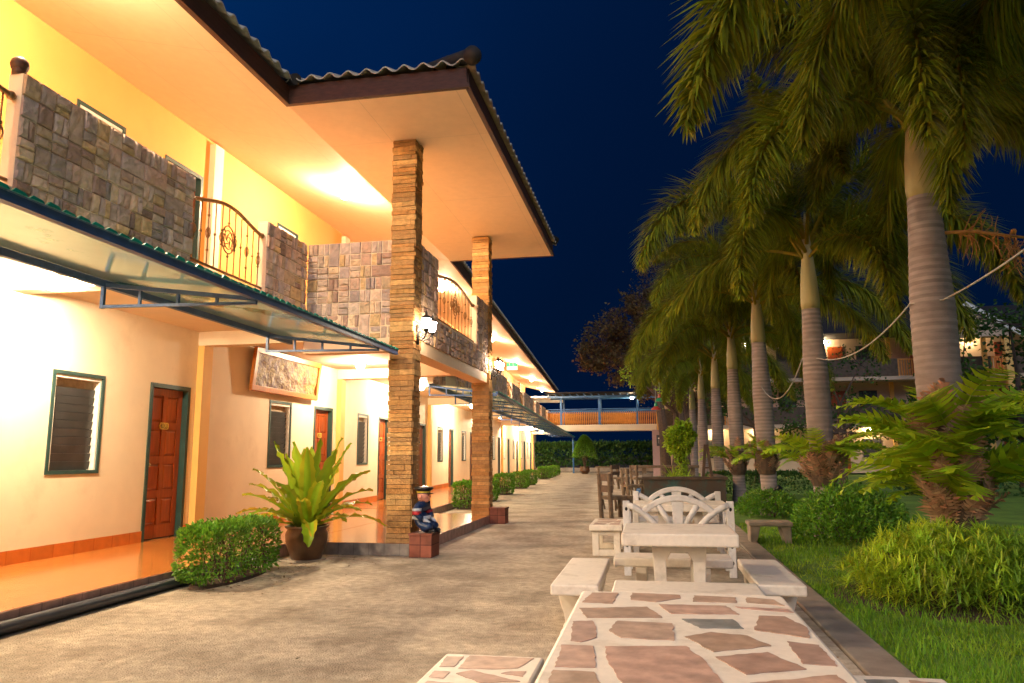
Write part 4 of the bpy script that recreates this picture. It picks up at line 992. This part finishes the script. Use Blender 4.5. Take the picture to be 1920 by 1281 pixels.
sh = thing('boundary_hedge', 'tall clipped green boundary hedge behind the raised walkway', 'hedge', (-6.4, 58, 0)); clipped(9, 7.4, .5, 2.05, 17000, .28, .15, z0=.5, rough=.22).build('foliage', leaf_dark, sh, fix=False)
m = MB()
for i in range(26): x = -7.2+i*.57; m.tube([(x, 0, 0), (x+ru(-.1, .1), 0, 1.0)], .05, 5)
m.build('stems', bark_m, sh); m = MB(); m.box(-7.5, 7.5, -.75, -.55, 0, .3); m.build('planter_wall', kerb_m, sh)
cn = thing('cone_topiary', 'cone shaped topiary in a round pot behind the blue post', 'shrub', (-4.55, 50.5, 0)); m = MB()
for _ in range(3800):
    t = ru(0, 1)**.7; a = ru(0, 6.283); r = .78*(1-t)**.6*ru(.9, 1.03)+.02; o = Vector((math.cos(a)*r, math.sin(a)*r, 1.05+t*1.45)); m.col = shade(.6, 1.3); leaf(m, o, Vector((math.cos(a), math.sin(a), .4))+rv(.5), rv(1), .14, .08)
m.build('foliage', leaf_hedge, cn, fix=False); m = MB(); m.lathe([(.2, 0), (.34, .2), (.3, .45), (.33, .5)]); m.build('pot', pot_m, cn); m = MB()
for k in range(5): m.tube([(0, 0, .4), (.06*math.cos(k*1.3), .06*math.sin(k*1.3), .6), (.2*math.cos(k*1.3+1), .2*math.sin(k*1.3+1), 1.2)], .03, 5)
m.build('trunk', bark_m, cn)

# grass: short blades, thinner with distance
m = MB()
for _ in range(62000):
    y = 2.4+11.5*rnd.random()**1.7; x = 1.37+(1.2+y*.36)*rnd.random()
    k = noise.noise((x*1.6, y*1.6, .5)); hgt = ru(.025, .065)*(1+.5*k)
    if k < -.35 and rnd.random() < .6: continue
    a = ru(0, 6.283); sx, sy = math.cos(a)*.0045*(1+y*.05), math.sin(a)*.0045*(1+y*.05); t = ru(.65, 1.35); yl = ru(0, .5)+max(0, -k)
    m.col = (t*(1+yl*.9), t, t)
    p = (x, y); lx, ly = ru(-.03, .03), ru(-.03, .03)
    m.F((m.V((x-sx, y-sy, -.002)), m.V((x+sx, y+sy, -.002)), m.V((x+lx, y+ly, hgt))))
gr = m.build('grass', grass_m, fix=False); gr['kind'] = 'stuff'

# litter on the paving by the hedge, the fern and the lawn edge
m = MB()
for _ in range(420):
    q = rnd.random()
    if q < .35: x, y = -4.1+abs(rnd.gauss(0, .35)), ru(6.2, 8.0)
    elif q < .6: x, y = -3.8+rnd.gauss(0, .5), 8.5+rnd.gauss(0, .35)
    elif q < .85: x, y = 1.05-abs(rnd.gauss(0, .18)), ru(3, 14)
    else: x, y = ru(-4, 1), ru(4, 14)
    if x < -4.35: continue
    t = ru(.4, 1.3); m.col = (t*ru(.9, 1.6), t, t*.8); leaf(m, Vector((x, y, .004+ru(0, .006))), Vector((ru(-1, 1), ru(-1, 1), ru(-.02, .15))), Vector((ru(-.2, .2), ru(-.2, .2), 1)), ru(.018, .045), ru(.010, .022))
fl = m.build('fallen_leaves', leaf_brown, fix=False); fl['kind'] = 'stuff'

# potted bird's nest fern
pf = thing('potted_fern', 'bird nest fern with wide lime leaves in a brown pot before the front column', 'plant', (-4.10, 8.52, 0))
m = MB(); m.lathe([(.17, 0), (.18, .02), (.245, .22), (.25, .30), (.225, .355), (.255, .375), (.26, .395), (.235, .40), (.22, .36), (.0001, .35)], n=28); m.build('pot', pot_m, pf, smooth=True)
m = MB(); m.lathe([(.235, .0), (.23, .012), (.0001, .012)], n=24); m.build('saucer', kerb_m, pf)
def strap(mb, az, el, L, W, droop, seed, brown=.2):
    d = Vector((math.cos(az)*math.cos(el), math.sin(az)*math.cos(el), math.sin(el))); q = Vector((math.cos(az)*.05, math.sin(az)*.05, .36)); s = Vector((-math.sin(az), math.cos(az), 0)); n = 16; prev = None
    t0 = ru(.7, 1.3)
    for k in range(n+1):
        t = k/n; w = W*(.25+.75*math.sin(math.pi*min(1, t*.9+.08))**.8)*(1 if t < .9 else 1-(t-.9)*7); up_ = s.cross(d)*-1
        ruf = .022*math.sin(k*2.1+seed); rz = .022*math.cos(k*2.7+seed)
        ids = (mb.V(q-s*w*(1+.12*math.sin(k*2.3+seed))*.5+up_*(.03*w/W+ruf)), mb.V(q-s*w*.22+up_*.012), mb.V(q), mb.V(q+s*w*.22+up_*.012), mb.V(q+s*w*(1+.12*math.cos(k*2.9+seed))*.5+up_*(.03*w/W+rz)))
        if prev:
            for j in range(4):
                e = 1 if j in (0, 3) else 0; b = brown*(.4+t)*e; mb.col = (t0*(1+b*1.2), t0*(1-b*.35), t0*(1-.3*b)); mb.F((prev[j], prev[j+1], ids[j+1], ids[j]))
        prev = ids; q = q+d*(L/n); d = (d+Vector((0, 0, -droop/n*(.3+1.4*t)))).normalized()
m = MB()
for i in range(34):
    f = i/34; strap(m, i*2.39996+ru(-.2, .2), R(80-60*f+ru(-7, 7)), ru(.95, 1.15)*(1.03-.25*f), ru(.14, .20), .30+.95*f+ru(0, .2), ru(0, 6), ru(.1, .8)*f+.05)
strap(m, R(-62), R(25), .55, .16, 2.9, 1, 0)
m.build('fronds', leaf_fern, pf, smooth=True, fix=False)

# palms
def palm_frond(el, L, droop, seed, n=1050):
    """bushy foxtail frond: leaflets stand all round the arching rachis and hang"""
    r_ = random.Random(seed); mb = MB(); d = Vector((math.cos(R(el)), 0, math.sin(R(el)))); q = Vector((.05, 0, 0)); pts = [q.copy()]; K = 16
    side = r_.uniform(-.12, .12)
    for k in range(K):
        q = q+d*(L/K); pts.append(q.copy()); d = (d+Vector((0, side/K, -droop/K*(.5+k/K)))).normalized()
    mb.col = (1.5, .9, .8); mb.tube(pts, [.028*(1-.85*i/K)+.003 for i in range(K+1)], 5)
    for i in range(n):
        t = .16+.84*(i/n); f = t*K; k = min(K-1, int(f)); p = pts[k].lerp(pts[k+1], f-k); tg = (pts[k+1]-pts[k]).normalized()
        e = tg.cross(Vector((0, 1, .01))).normalized(); e2 = tg.cross(e); a = r_.uniform(0, 6.283)
        rad = e*math.cos(a)+e2*math.sin(a)
        d1 = (rad*.9+tg*r_.uniform(.35, .9)+Vector((0, 0, -.28))).normalized(); LL = .60*math.sin(math.pi*min(1, .12+t*.86))**.6*r_.uniform(.7, 1.15)
        sh_ = r_.uniform(.55, 1.4); mb.col = (sh_*r_.uniform(.85, 1.35), sh_, sh_*.9)
        s = d1.cross(Vector((0, 0, 1)));
        if s.length < .01: s = Vector((1, 0, 0))
        s.normalize(); wv = .0105; m1 = p+d1*LL*.5; d2 = (d1+Vector((0, 0, -.5))).normalized(); tip = m1+d2*LL*.5
        a1, a2, b1, b2, c = mb.V(p-s*wv*.6), mb.V(p+s*wv*.6), mb.V(m1-s*wv), mb.V(m1+s*wv), mb.V(tip)
        mb.F((a1, a2, b2, b1)); mb.F((b1, b2, c))
    return mb
FR = []
for i, (el, L, dr) in enumerate(((80, 2.7, 1.7), (64, 3.1, 2.7), (50, 3.4, 3.1), (36, 3.4, 3.0), (20, 3.2, 2.6), (5, 2.8, 2.1), (58, 3.0, 3.1), (30, 3.5, 3.2))):
    mm_ = palm_frond(el, L, dr, 40+i); o = mm_.build('frond', leaf_palm, fix=False); FR.append(o.data); bpy.data.objects.remove(o)
def palm(loc, ht, label, seed, lean=(0, 0), r=.2, order=(0, 1, 1, 6, 2, 2, 7, 3, 3, 7, 4, 4, 5, 2)):
    rr = random.Random(seed); o = thing('palm_tree', label, 'palm', loc, 0, 'row of foxtail palms along the lawn')
    prof = [(.0, 1.15), (.05, 1.0), (.15, .82), (.3, .88), (.5, 1.0), (.7, 1.0), (.85, .85), (1, .72)]
    N = int(ht/.036); pts = []; rad = []
    for k in range(N+1):
        t = k/N
        for a, b in zip(prof, prof[1:]):
            if a[0] <= t <= b[0]: q = a[1]+(b[1]-a[1])*(t-a[0])/(b[0]-a[0])
        pts.append((lean[0]*t, lean[1]*t, ht*t)); rad.append(r*q*(1+(.022 if k % 2 else -.008)*rr.uniform(.4, 1.4)))
    m = MB(); n = 18; rings = []
    for p, q in zip(pts, rad): rings.append([m.V((p[0]+q*math.cos(2*math.pi*k/n), p[1]+q*math.sin(2*math.pi*k/n), p[2])) for k in range(n)])
    for j, (a, b) in enumerate(zip(rings, rings[1:])):
        t = .84 if j % 2 == 0 else 1.04; t *= rr.uniform(.85, 1.12); m.col = (t, t, t)
        for k in range(n): m.F((a[k], a[(k+1) % n], b[(k+1) % n], b[k]))
    m.build('trunk', trunk_m, o, smooth=True)
    m = MB(); c = (lean[0], lean[1], ht); m.lathe([(r*.72, 0), (r*.78, .1), (r*.7, .4), (r*.5, .8), (r*.34, 1.1), (r*.2, 1.35), (.0001, 1.6)], c, 14); m.build('crownshaft', shaft_m, o, smooth=True)
    ph = rr.uniform(0, 6.28)
    for i, k in enumerate(order):
        f = bpy.data.objects.new('frond', FR[k]); COL.objects.link(f); f.parent = o
        f.location = (lean[0], lean[1], ht+1.12-.045*i*.6); f.rotation_euler = (rr.uniform(-.12, .12), rr.uniform(-.08, .08), ph+i*2.39996+rr.uniform(-.2, .2)); s = rr.uniform(.9, 1.1); f.scale = (s, s, s)
    return o
PALMS = [((3.0, 4.0), 3.9, 'palm closest to the camera, only its hanging fronds in view at the top right', .2, (0, 0)), ((2.80, 8.05), 3.82, 'thickest grey ringed palm in view, rising from the yellow green shrub', .205, (.03, 0)), ((2.50, 12.0), 3.42, 'second palm with a pale crownshaft, rising from the dark round shrub', .185, (-.03, 0)),
         ((2.28, 16.0), 3.5, 'third palm of the row, just left of the pale crownshaft palm', .19, (-.06, 0)), ((2.12, 20.0), 3.4, 'fourth palm of the row, behind the dark timber easel', .18, (-.03, 0)),
         ((2.02, 24.6), 3.3, 'fifth palm of the row', .18, (0, 0)), ((1.86, 29.2), 3.3, 'sixth palm of the row, half hidden behind the fifth', .18, (0, 0)), ((1.75, 34), 3.2, 'last and farthest palm of the row, beside the topiary ball', .18, (0, 0))]
P0 = []
for i, ((x, y), h, l, r, ln) in enumerate(PALMS): P0.append(palm((x, y, 0), h, l, (3, 5, 9, 5, 6, 7, 8, 11)[i], ln, r, order=(0, 1, 1, 6, 2, 2, 7, 3, 3, 7, 4, 4, 2, 6, 7, 3, 1, 7) if i < 2 else (0, 1, 1, 6, 2, 2, 7, 3, 3, 7, 4, 4, 2, 6) if i < 5 else (1, 6, 2, 7, 3, 7, 4, 2, 3)))
# dry flower stalk of the nearest palm
m = MB(); rr = random.Random(5); b0 = Vector((.16, -.05, 3.42)); m.tube([b0, b0+Vector((.25, -.1, -.03)), b0+Vector((.55, -.12, -.10)), b0+Vector((.8, -.1, -.14))], [.02, .018, .016, .012], 6)
for k in range(34):
    t = rr.uniform(.2, 1); p = b0+Vector((.75*t, -.11*t, -.12*t)); d = Vector((rr.uniform(-.2, .6), rr.uniform(-.4, .3), rr.choice((1, -1, -1))*rr.uniform(.3, 1))).normalized(); L = rr.uniform(.12, .34); q = [p]
    for j in range(4): q.append(q[-1]+d*L/4); d = (d+Vector((rr.gauss(0, .3), rr.gauss(0, .3), rr.gauss(-.1, .3)))).normalized()
    m.tube(q, [.009, .007, .006, .004, .002], 4)
for k in range(60):
    p = b0+Vector((.58+rr.gauss(0, .07), -.1+rr.gauss(0, .05), -.22+rr.gauss(0, .08))); m.tube([p, p+Vector((rr.gauss(0, .06), rr.gauss(0, .04), rr.gauss(-.08, .07)))], [.006, .003], 4)
m.ball(b0+Vector((.6, -.12, -.06)), .03, 8); m.build('dry_flower_stalk', twig_m, P0[1])

# basket ferns growing on the palm trunks
def lobed(mb, L, W, n, curl, brown=False, r_=rnd):
    d = Vector((.75, 0, .66)); q = Vector((0, 0, 0)); s = Vector((0, 1, 0)); pts = []
    for k in range(n+1): pts.append((q.copy(), d.copy())); q = q+d*(L/n); d = (d+Vector((0, r_.uniform(-.05, .05), -curl/n))).normalized()
    mb.tube([p for p, _ in pts], [.006*(1-.8*i/n)+.001 for i in range(n+1)], 4)
    for k in range(1, n+1):
        p, dd = pts[k]; t = k/n; w = W*(math.sin(math.pi*(.12+.85*t))**.7); nn = dd.cross(s)
        for sg in (-1, 1):
            t1 = r_.uniform(.6, 1.4); mb.col = (t1*r_.uniform(.85, 1.3), t1, t1*.9)
            bw = L/n*.95; tip = p+s*sg*w+dd*w*.45+nn*r_.uniform(-.03, .03)*(3 if brown else 1)*W*4
            mb.F((mb.V(p-dd*bw*.5), mb.V(p+s*sg*w*.5-dd*bw*.32+dd*w*.12), mb.V(tip), mb.V(p+s*sg*w*.5+dd*bw*.42+dd*w*.16), mb.V(p+dd*bw*.5)))
def basket_fern(loc, sc, label, seed, zspan, nf, nb):
    r_ = random.Random(seed); o = thing('basket_fern', label, 'fern', loc, 0, 'basket ferns growing on the palm trunks')
    gm, bm_ = [], []
    for k in range(3):
        m = MB(); lobed(m, r_.uniform(.85, 1.15)*sc, .24*sc, 12, r_.uniform(.9, 1.7), False, r_); ob = m.build('green_frond', leaf_bask, fix=False); gm.append(ob.data); bpy.data.objects.remove(ob)
        m = MB(); lobed(m, r_.uniform(.3, .42)*sc, .12*sc, 9, r_.uniform(-.6, .6), True, r_); ob = m.build('dry_leaf', leaf_dead, fix=False); bm_.append(ob.data); bpy.data.objects.remove(ob)
    for i in range(nf):
        f = bpy.data.objects.new('green_frond', gm[i % 3]); COL.objects.link(f); f.parent = o; az = i*2.4+r_.uniform(-.3, .3); z = r_.uniform(*zspan)
        f.location = (.2*sc*math.cos(az), .2*sc*math.sin(az), z); f.rotation_euler = (r_.uniform(-.5, .5), r_.uniform(-.55, .35), az); s = r_.uniform(.7, 1.15); f.scale = (s, s, s)
    for i in range(nb):
        f = bpy.data.objects.new('dry_leaf', bm_[i % 3]); COL.objects.link(f); f.parent = o; az = r_.uniform(-math.pi, math.pi) if i % 4 == 0 else r_.uniform(-2.9, -.1); z = zspan[0]-.22*sc+(zspan[1]-zspan[0]+.3*sc)*r_.random()**1.25
        rad = (.15+.16*max(0, 1-abs(z-(zspan[0]+.10))/.28))*sc**.5
        f.location = (rad*math.cos(az), rad*math.sin(az), z); f.rotation_euler = (r_.uniform(-.5, .5), r_.uniform(-.75, -.1), az); s = r_.uniform(.7, 1.2); f.scale = (s, s, s)
    m = MB(); m.lathe([(.16, zspan[0]-.25*sc), (.21, zspan[0]-.1*sc), (.23, zspan[0]+.1*sc), (.21, zspan[0]+.3*sc), (.17, zspan[1])], n=14); m.build('root_mass', bark_m, o)
    return o
basket_fern((2.82, 7.98, 0), 1.0, 'large fern with dry brown leaves and lime fronds on the nearest palm', 3, (.72, 1.55), 64, 50)
basket_fern((2.48, 11.95, 0), .85, 'fern with arching green fronds on the second palm', 7, (.95, 1.3), 22, 24)
basket_fern((2.24, 15.95, 0), .75, 'fern with orange dry leaves on the third palm', 9, (1.0, 1.3), 16, 16)
basket_fern((2.10, 19.95, 0), .8, 'fern with orange dry leaves on the fourth palm', 12, (.9, 1.3), 14, 16)

# topiary ball, pond plants
tb = thing('topiary_ball', 'round topiary on a leafy twisted stem beside the far palms', 'shrub', (.85, 24, 0)); m = MB()
for _ in range(2600):
    d = rv(1).normalized(); p = d*.40*ru(.7, 1.05)*(1+.55*noise.noise(d*1.9)); p.z *= 1.15; m.col = shade(.5, 1.6); leaf(m, p+Vector((0, 0, 1.72)), d+rv(.7), rv(1), .12, .07)
m.build('foliage', leaf_yel, tb, fix=False); m = MB(); m.tube([(0, 0, 0), (.08, 0, .5), (-.05, .05, 1.0), (.04, 0, 1.5)], [.08, .07, .06, .05], 7); m.build('trunk', bark_m, tb); m = MB()
for _ in range(700): a = ru(0, 6.28); p = Vector((.2*math.cos(a)*ru(.3, 1), .2*math.sin(a)*ru(.3, 1), ru(.3, 1.4))); m.col = shade(.6, 1.4); leaf(m, p, rv(1)+Vector((0, 0, .3)), rv(1), .11, .05)
m.build('climber_leaves', leaf_yel, tb, fix=False)
for i, (x, y, h, l) in enumerate(((.25, 19.1, .28, 'rosette of yellow green leaves at the left end of the pond rim'), (.75, 19.0, .38, 'tall yellow green rosette in the middle of the pond'), (1.2, 19.2, .26, 'low yellow green rosette at the right end of the pond'), (.5, 20.4, .5, 'bushy plant at the back of the pond'))):
    o = thing('pond_plant', l, 'plant', (x, y, .5), 0, 'plants in the pond basin'); m = MB()
    for j in range(38): a = j*2.4; m.col = shade(.7, 1.3); blade(m, (0, 0, 0), Vector((math.cos(a), math.sin(a), ru(.5, 1.8))), h*ru(.7, 1.3), .05, .6, 4)
    m.build('leaves', leaf_yel, o, fix=False)
o = thing('garden_spotlight', 'small black spotlight strapped to the third palm', 'lamp', (2.36, 15.75, .5)); m = MB(); m.tube([(0, 0, 0), (.08, -.06, .06)], [.05, .06], 10); m.build('housing', black_m, o); m = MB(); m.tube([(-.06, .05, 0), (.0, 0, 0)], .015, 6); m.build('bracket', black_m, o)

# cable slung between the palms
def sag(a, b, s, n=14): return [Vector(a).lerp(Vector(b), i/n)+Vector((0, 0, -s*4*(i/n)*(1-i/n))) for i in range(n+1)]
m = MB(); m.tube(sag((2.84, 4.14, 3.02), (2.86, 7.83, 2.70), .10)+sag((2.60, 8.0, 2.70), (2.50, 11.80, 2.63), .20)[0:]+sag((2.30, 12.0, 2.66), (2.2, 15.8, 2.58), .42), .009, 6)
tag(m.build('slung_cable', cable_m, smooth=True), 'thin pale cable slung in loops from palm to palm', 'cable')

# broadleaf and dark trees in the background
def tree(loc, label, clumps, mm, L, W, per, trunk_r, fork, group, seed=1, droop=.2):
    r_ = random.Random(seed); o = thing('tree', label, 'tree', loc, 0, group); t = MB(); f = MB(); F0 = Vector(fork)
    t.tube([(0, 0, 0), (F0.x*.5+.1, F0.y*.5, F0.z*.5), F0], [trunk_r*1.2, trunk_r, trunk_r*.8], 8)
    for cx, cy, cz, cr in clumps:
        c = Vector((cx, cy, cz)); mid = F0.lerp(c, .5)+Vector((r_.gauss(0, .2), r_.gauss(0, .2), -.15)); t.tube([F0, mid, c], [trunk_r*.55, trunk_r*.35, trunk_r*.12], 6)
        subs = []
        for k in range(9):
            d = Vector((r_.gauss(0, 1), r_.gauss(0, 1), r_.gauss(0, .8))).normalized(); e = c+d*cr*r_.uniform(.5, 1); subs.append(e); t.tube([c, c.lerp(e, .5)+Vector((0, 0, .05)), e], [trunk_r*.14, trunk_r*.09, trunk_r*.04], 4)
        for k in range(per):
            e = r_.choice(subs); p = e+Vector((r_.gauss(0, 1), r_.gauss(0, 1), r_.gauss(0, .8)))*cr*.24; s = r_.uniform(.55, 1.45); f.col = (s*r_.uniform(.8, 1.3), s, s*.9)
            leaf(f, p, Vector((r_.gauss(0, 1), r_.gauss(0, 1), r_.gauss(-droop, .7))), Vector((r_.gauss(0, 1), r_.gauss(0, 1), r_.gauss(0, 1))), L*r_.uniform(.6, 1.3), W*r_.uniform(.7, 1.3))
    t.build('trunk', bark_m, o); f.build('crown', mm, o, fix=False); return o
BT = 'trees around the garden'
tree((.6, 39, 0), 'brown leaved tree overhanging the end of the raised walkway', [(-3.0, 0, 6.9, 1.2), (-2.1, .4, 7.9, 1.1), (-1.2, .5, 5.6, 1.0), (-2.4, .3, 6.0, 1.0), (-1.6, -.4, 6.3, 1.1), (-.6, 0, 7.4, 1.2), (-3.6, 0, 6.3, .7), (-.8, 0, 9.0, 1.0), (.3, .3, 8.3, 1.2), (.4, 0, 6.6, 1.2)], leaf_brown, .18, .11, 1100, .24, (-.3, 0, 4.6), BT, 2)
tree((1.4, 42, 0), 'thin crowned tall tree showing dark against the blue sky behind the palms', [(-1.0, 0, 10.6, 1.3), (-.3, 0, 12.2, 1.1), (.6, 0, 11.2, 1.4), (-1.4, .5, 9.4, 1.0)], leaf_brown, .14, .07, 500, .22, (0, 0, 7), BT, 4)
tree((.8, 33, 0), 'light green branch tree hanging over the walkway railing', [(-1.6, 0, 4.75, .5), (-1.0, .2, 4.9, .55), (-.3, 0, 4.6, .7), (.1, 0, 3.8, .7), (-.2, 0, 5.4, .8)], leaf_yel, .14, .07, 260, .14, (.2, 0, 3.0), BT, 6)
tree((6.9, 30, 0), 'dark small leaved tree with a forked trunk in front of the far building', [(-1.0, 0, 3.3, .9), (.9, 0, 3.0, 1.0), (-.4, 0, 4.6, .8), (1.0, .3, 4.6, .9), (1.7, 0, 2.2, .8), (-1.5, 0, 2.2, .7), (.2, 0, 2.2, .8)], leaf_dark, .13, .08, 330, .13, (0, 0, 2.0), BT, 8)
tree((12.2, 28, 0), 'large dark tree at the right edge of the garden', [(-1.6, 0, 4.2, 1.4), (0, 0, 5.6, 1.5), (1.7, 0, 4.6, 1.5), (-.8, 0, 2.6, 1.2), (1.2, 0, 2.6, 1.3), (2.8, .5, 6.0, 1.5), (-2.6, 0, 3.2, .9)], leaf_dark, .20, .12, 900, .2, (0, 0, 2.4), BT, 10)
tree((1.9, 44, 0), 'broad dense dark tree merging into the farthest palms beyond the walkway', [(-1.6, 0, 4.6, 1.3), (0, 0, 5.6, 1.5), (1.4, 0, 4.8, 1.4), (-.8, 0, 7.0, 1.4), (.9, 0, 7.4, 1.5), (2.4, 0, 6.2, 1.4), (0, 0, 8.8, 1.2), (2.0, 0, 8.4, 1.2), (-2.0, 0, 5.9, 1.0)], leaf_brown, .2, .12, 800, .25, (0, 0, 3.4), BT, 21)
tree((4.4, 34, 0), 'dark tree between the thin palms before the far building', [(-.8, 0, 4.3, .9), (.6, 0, 3.8, .9), (0, 0, 5.4, 1.0), (-1.3, 0, 3.2, .8)], leaf_dark, .16, .10, 420, .14, (0, 0, 2.4), BT, 12)
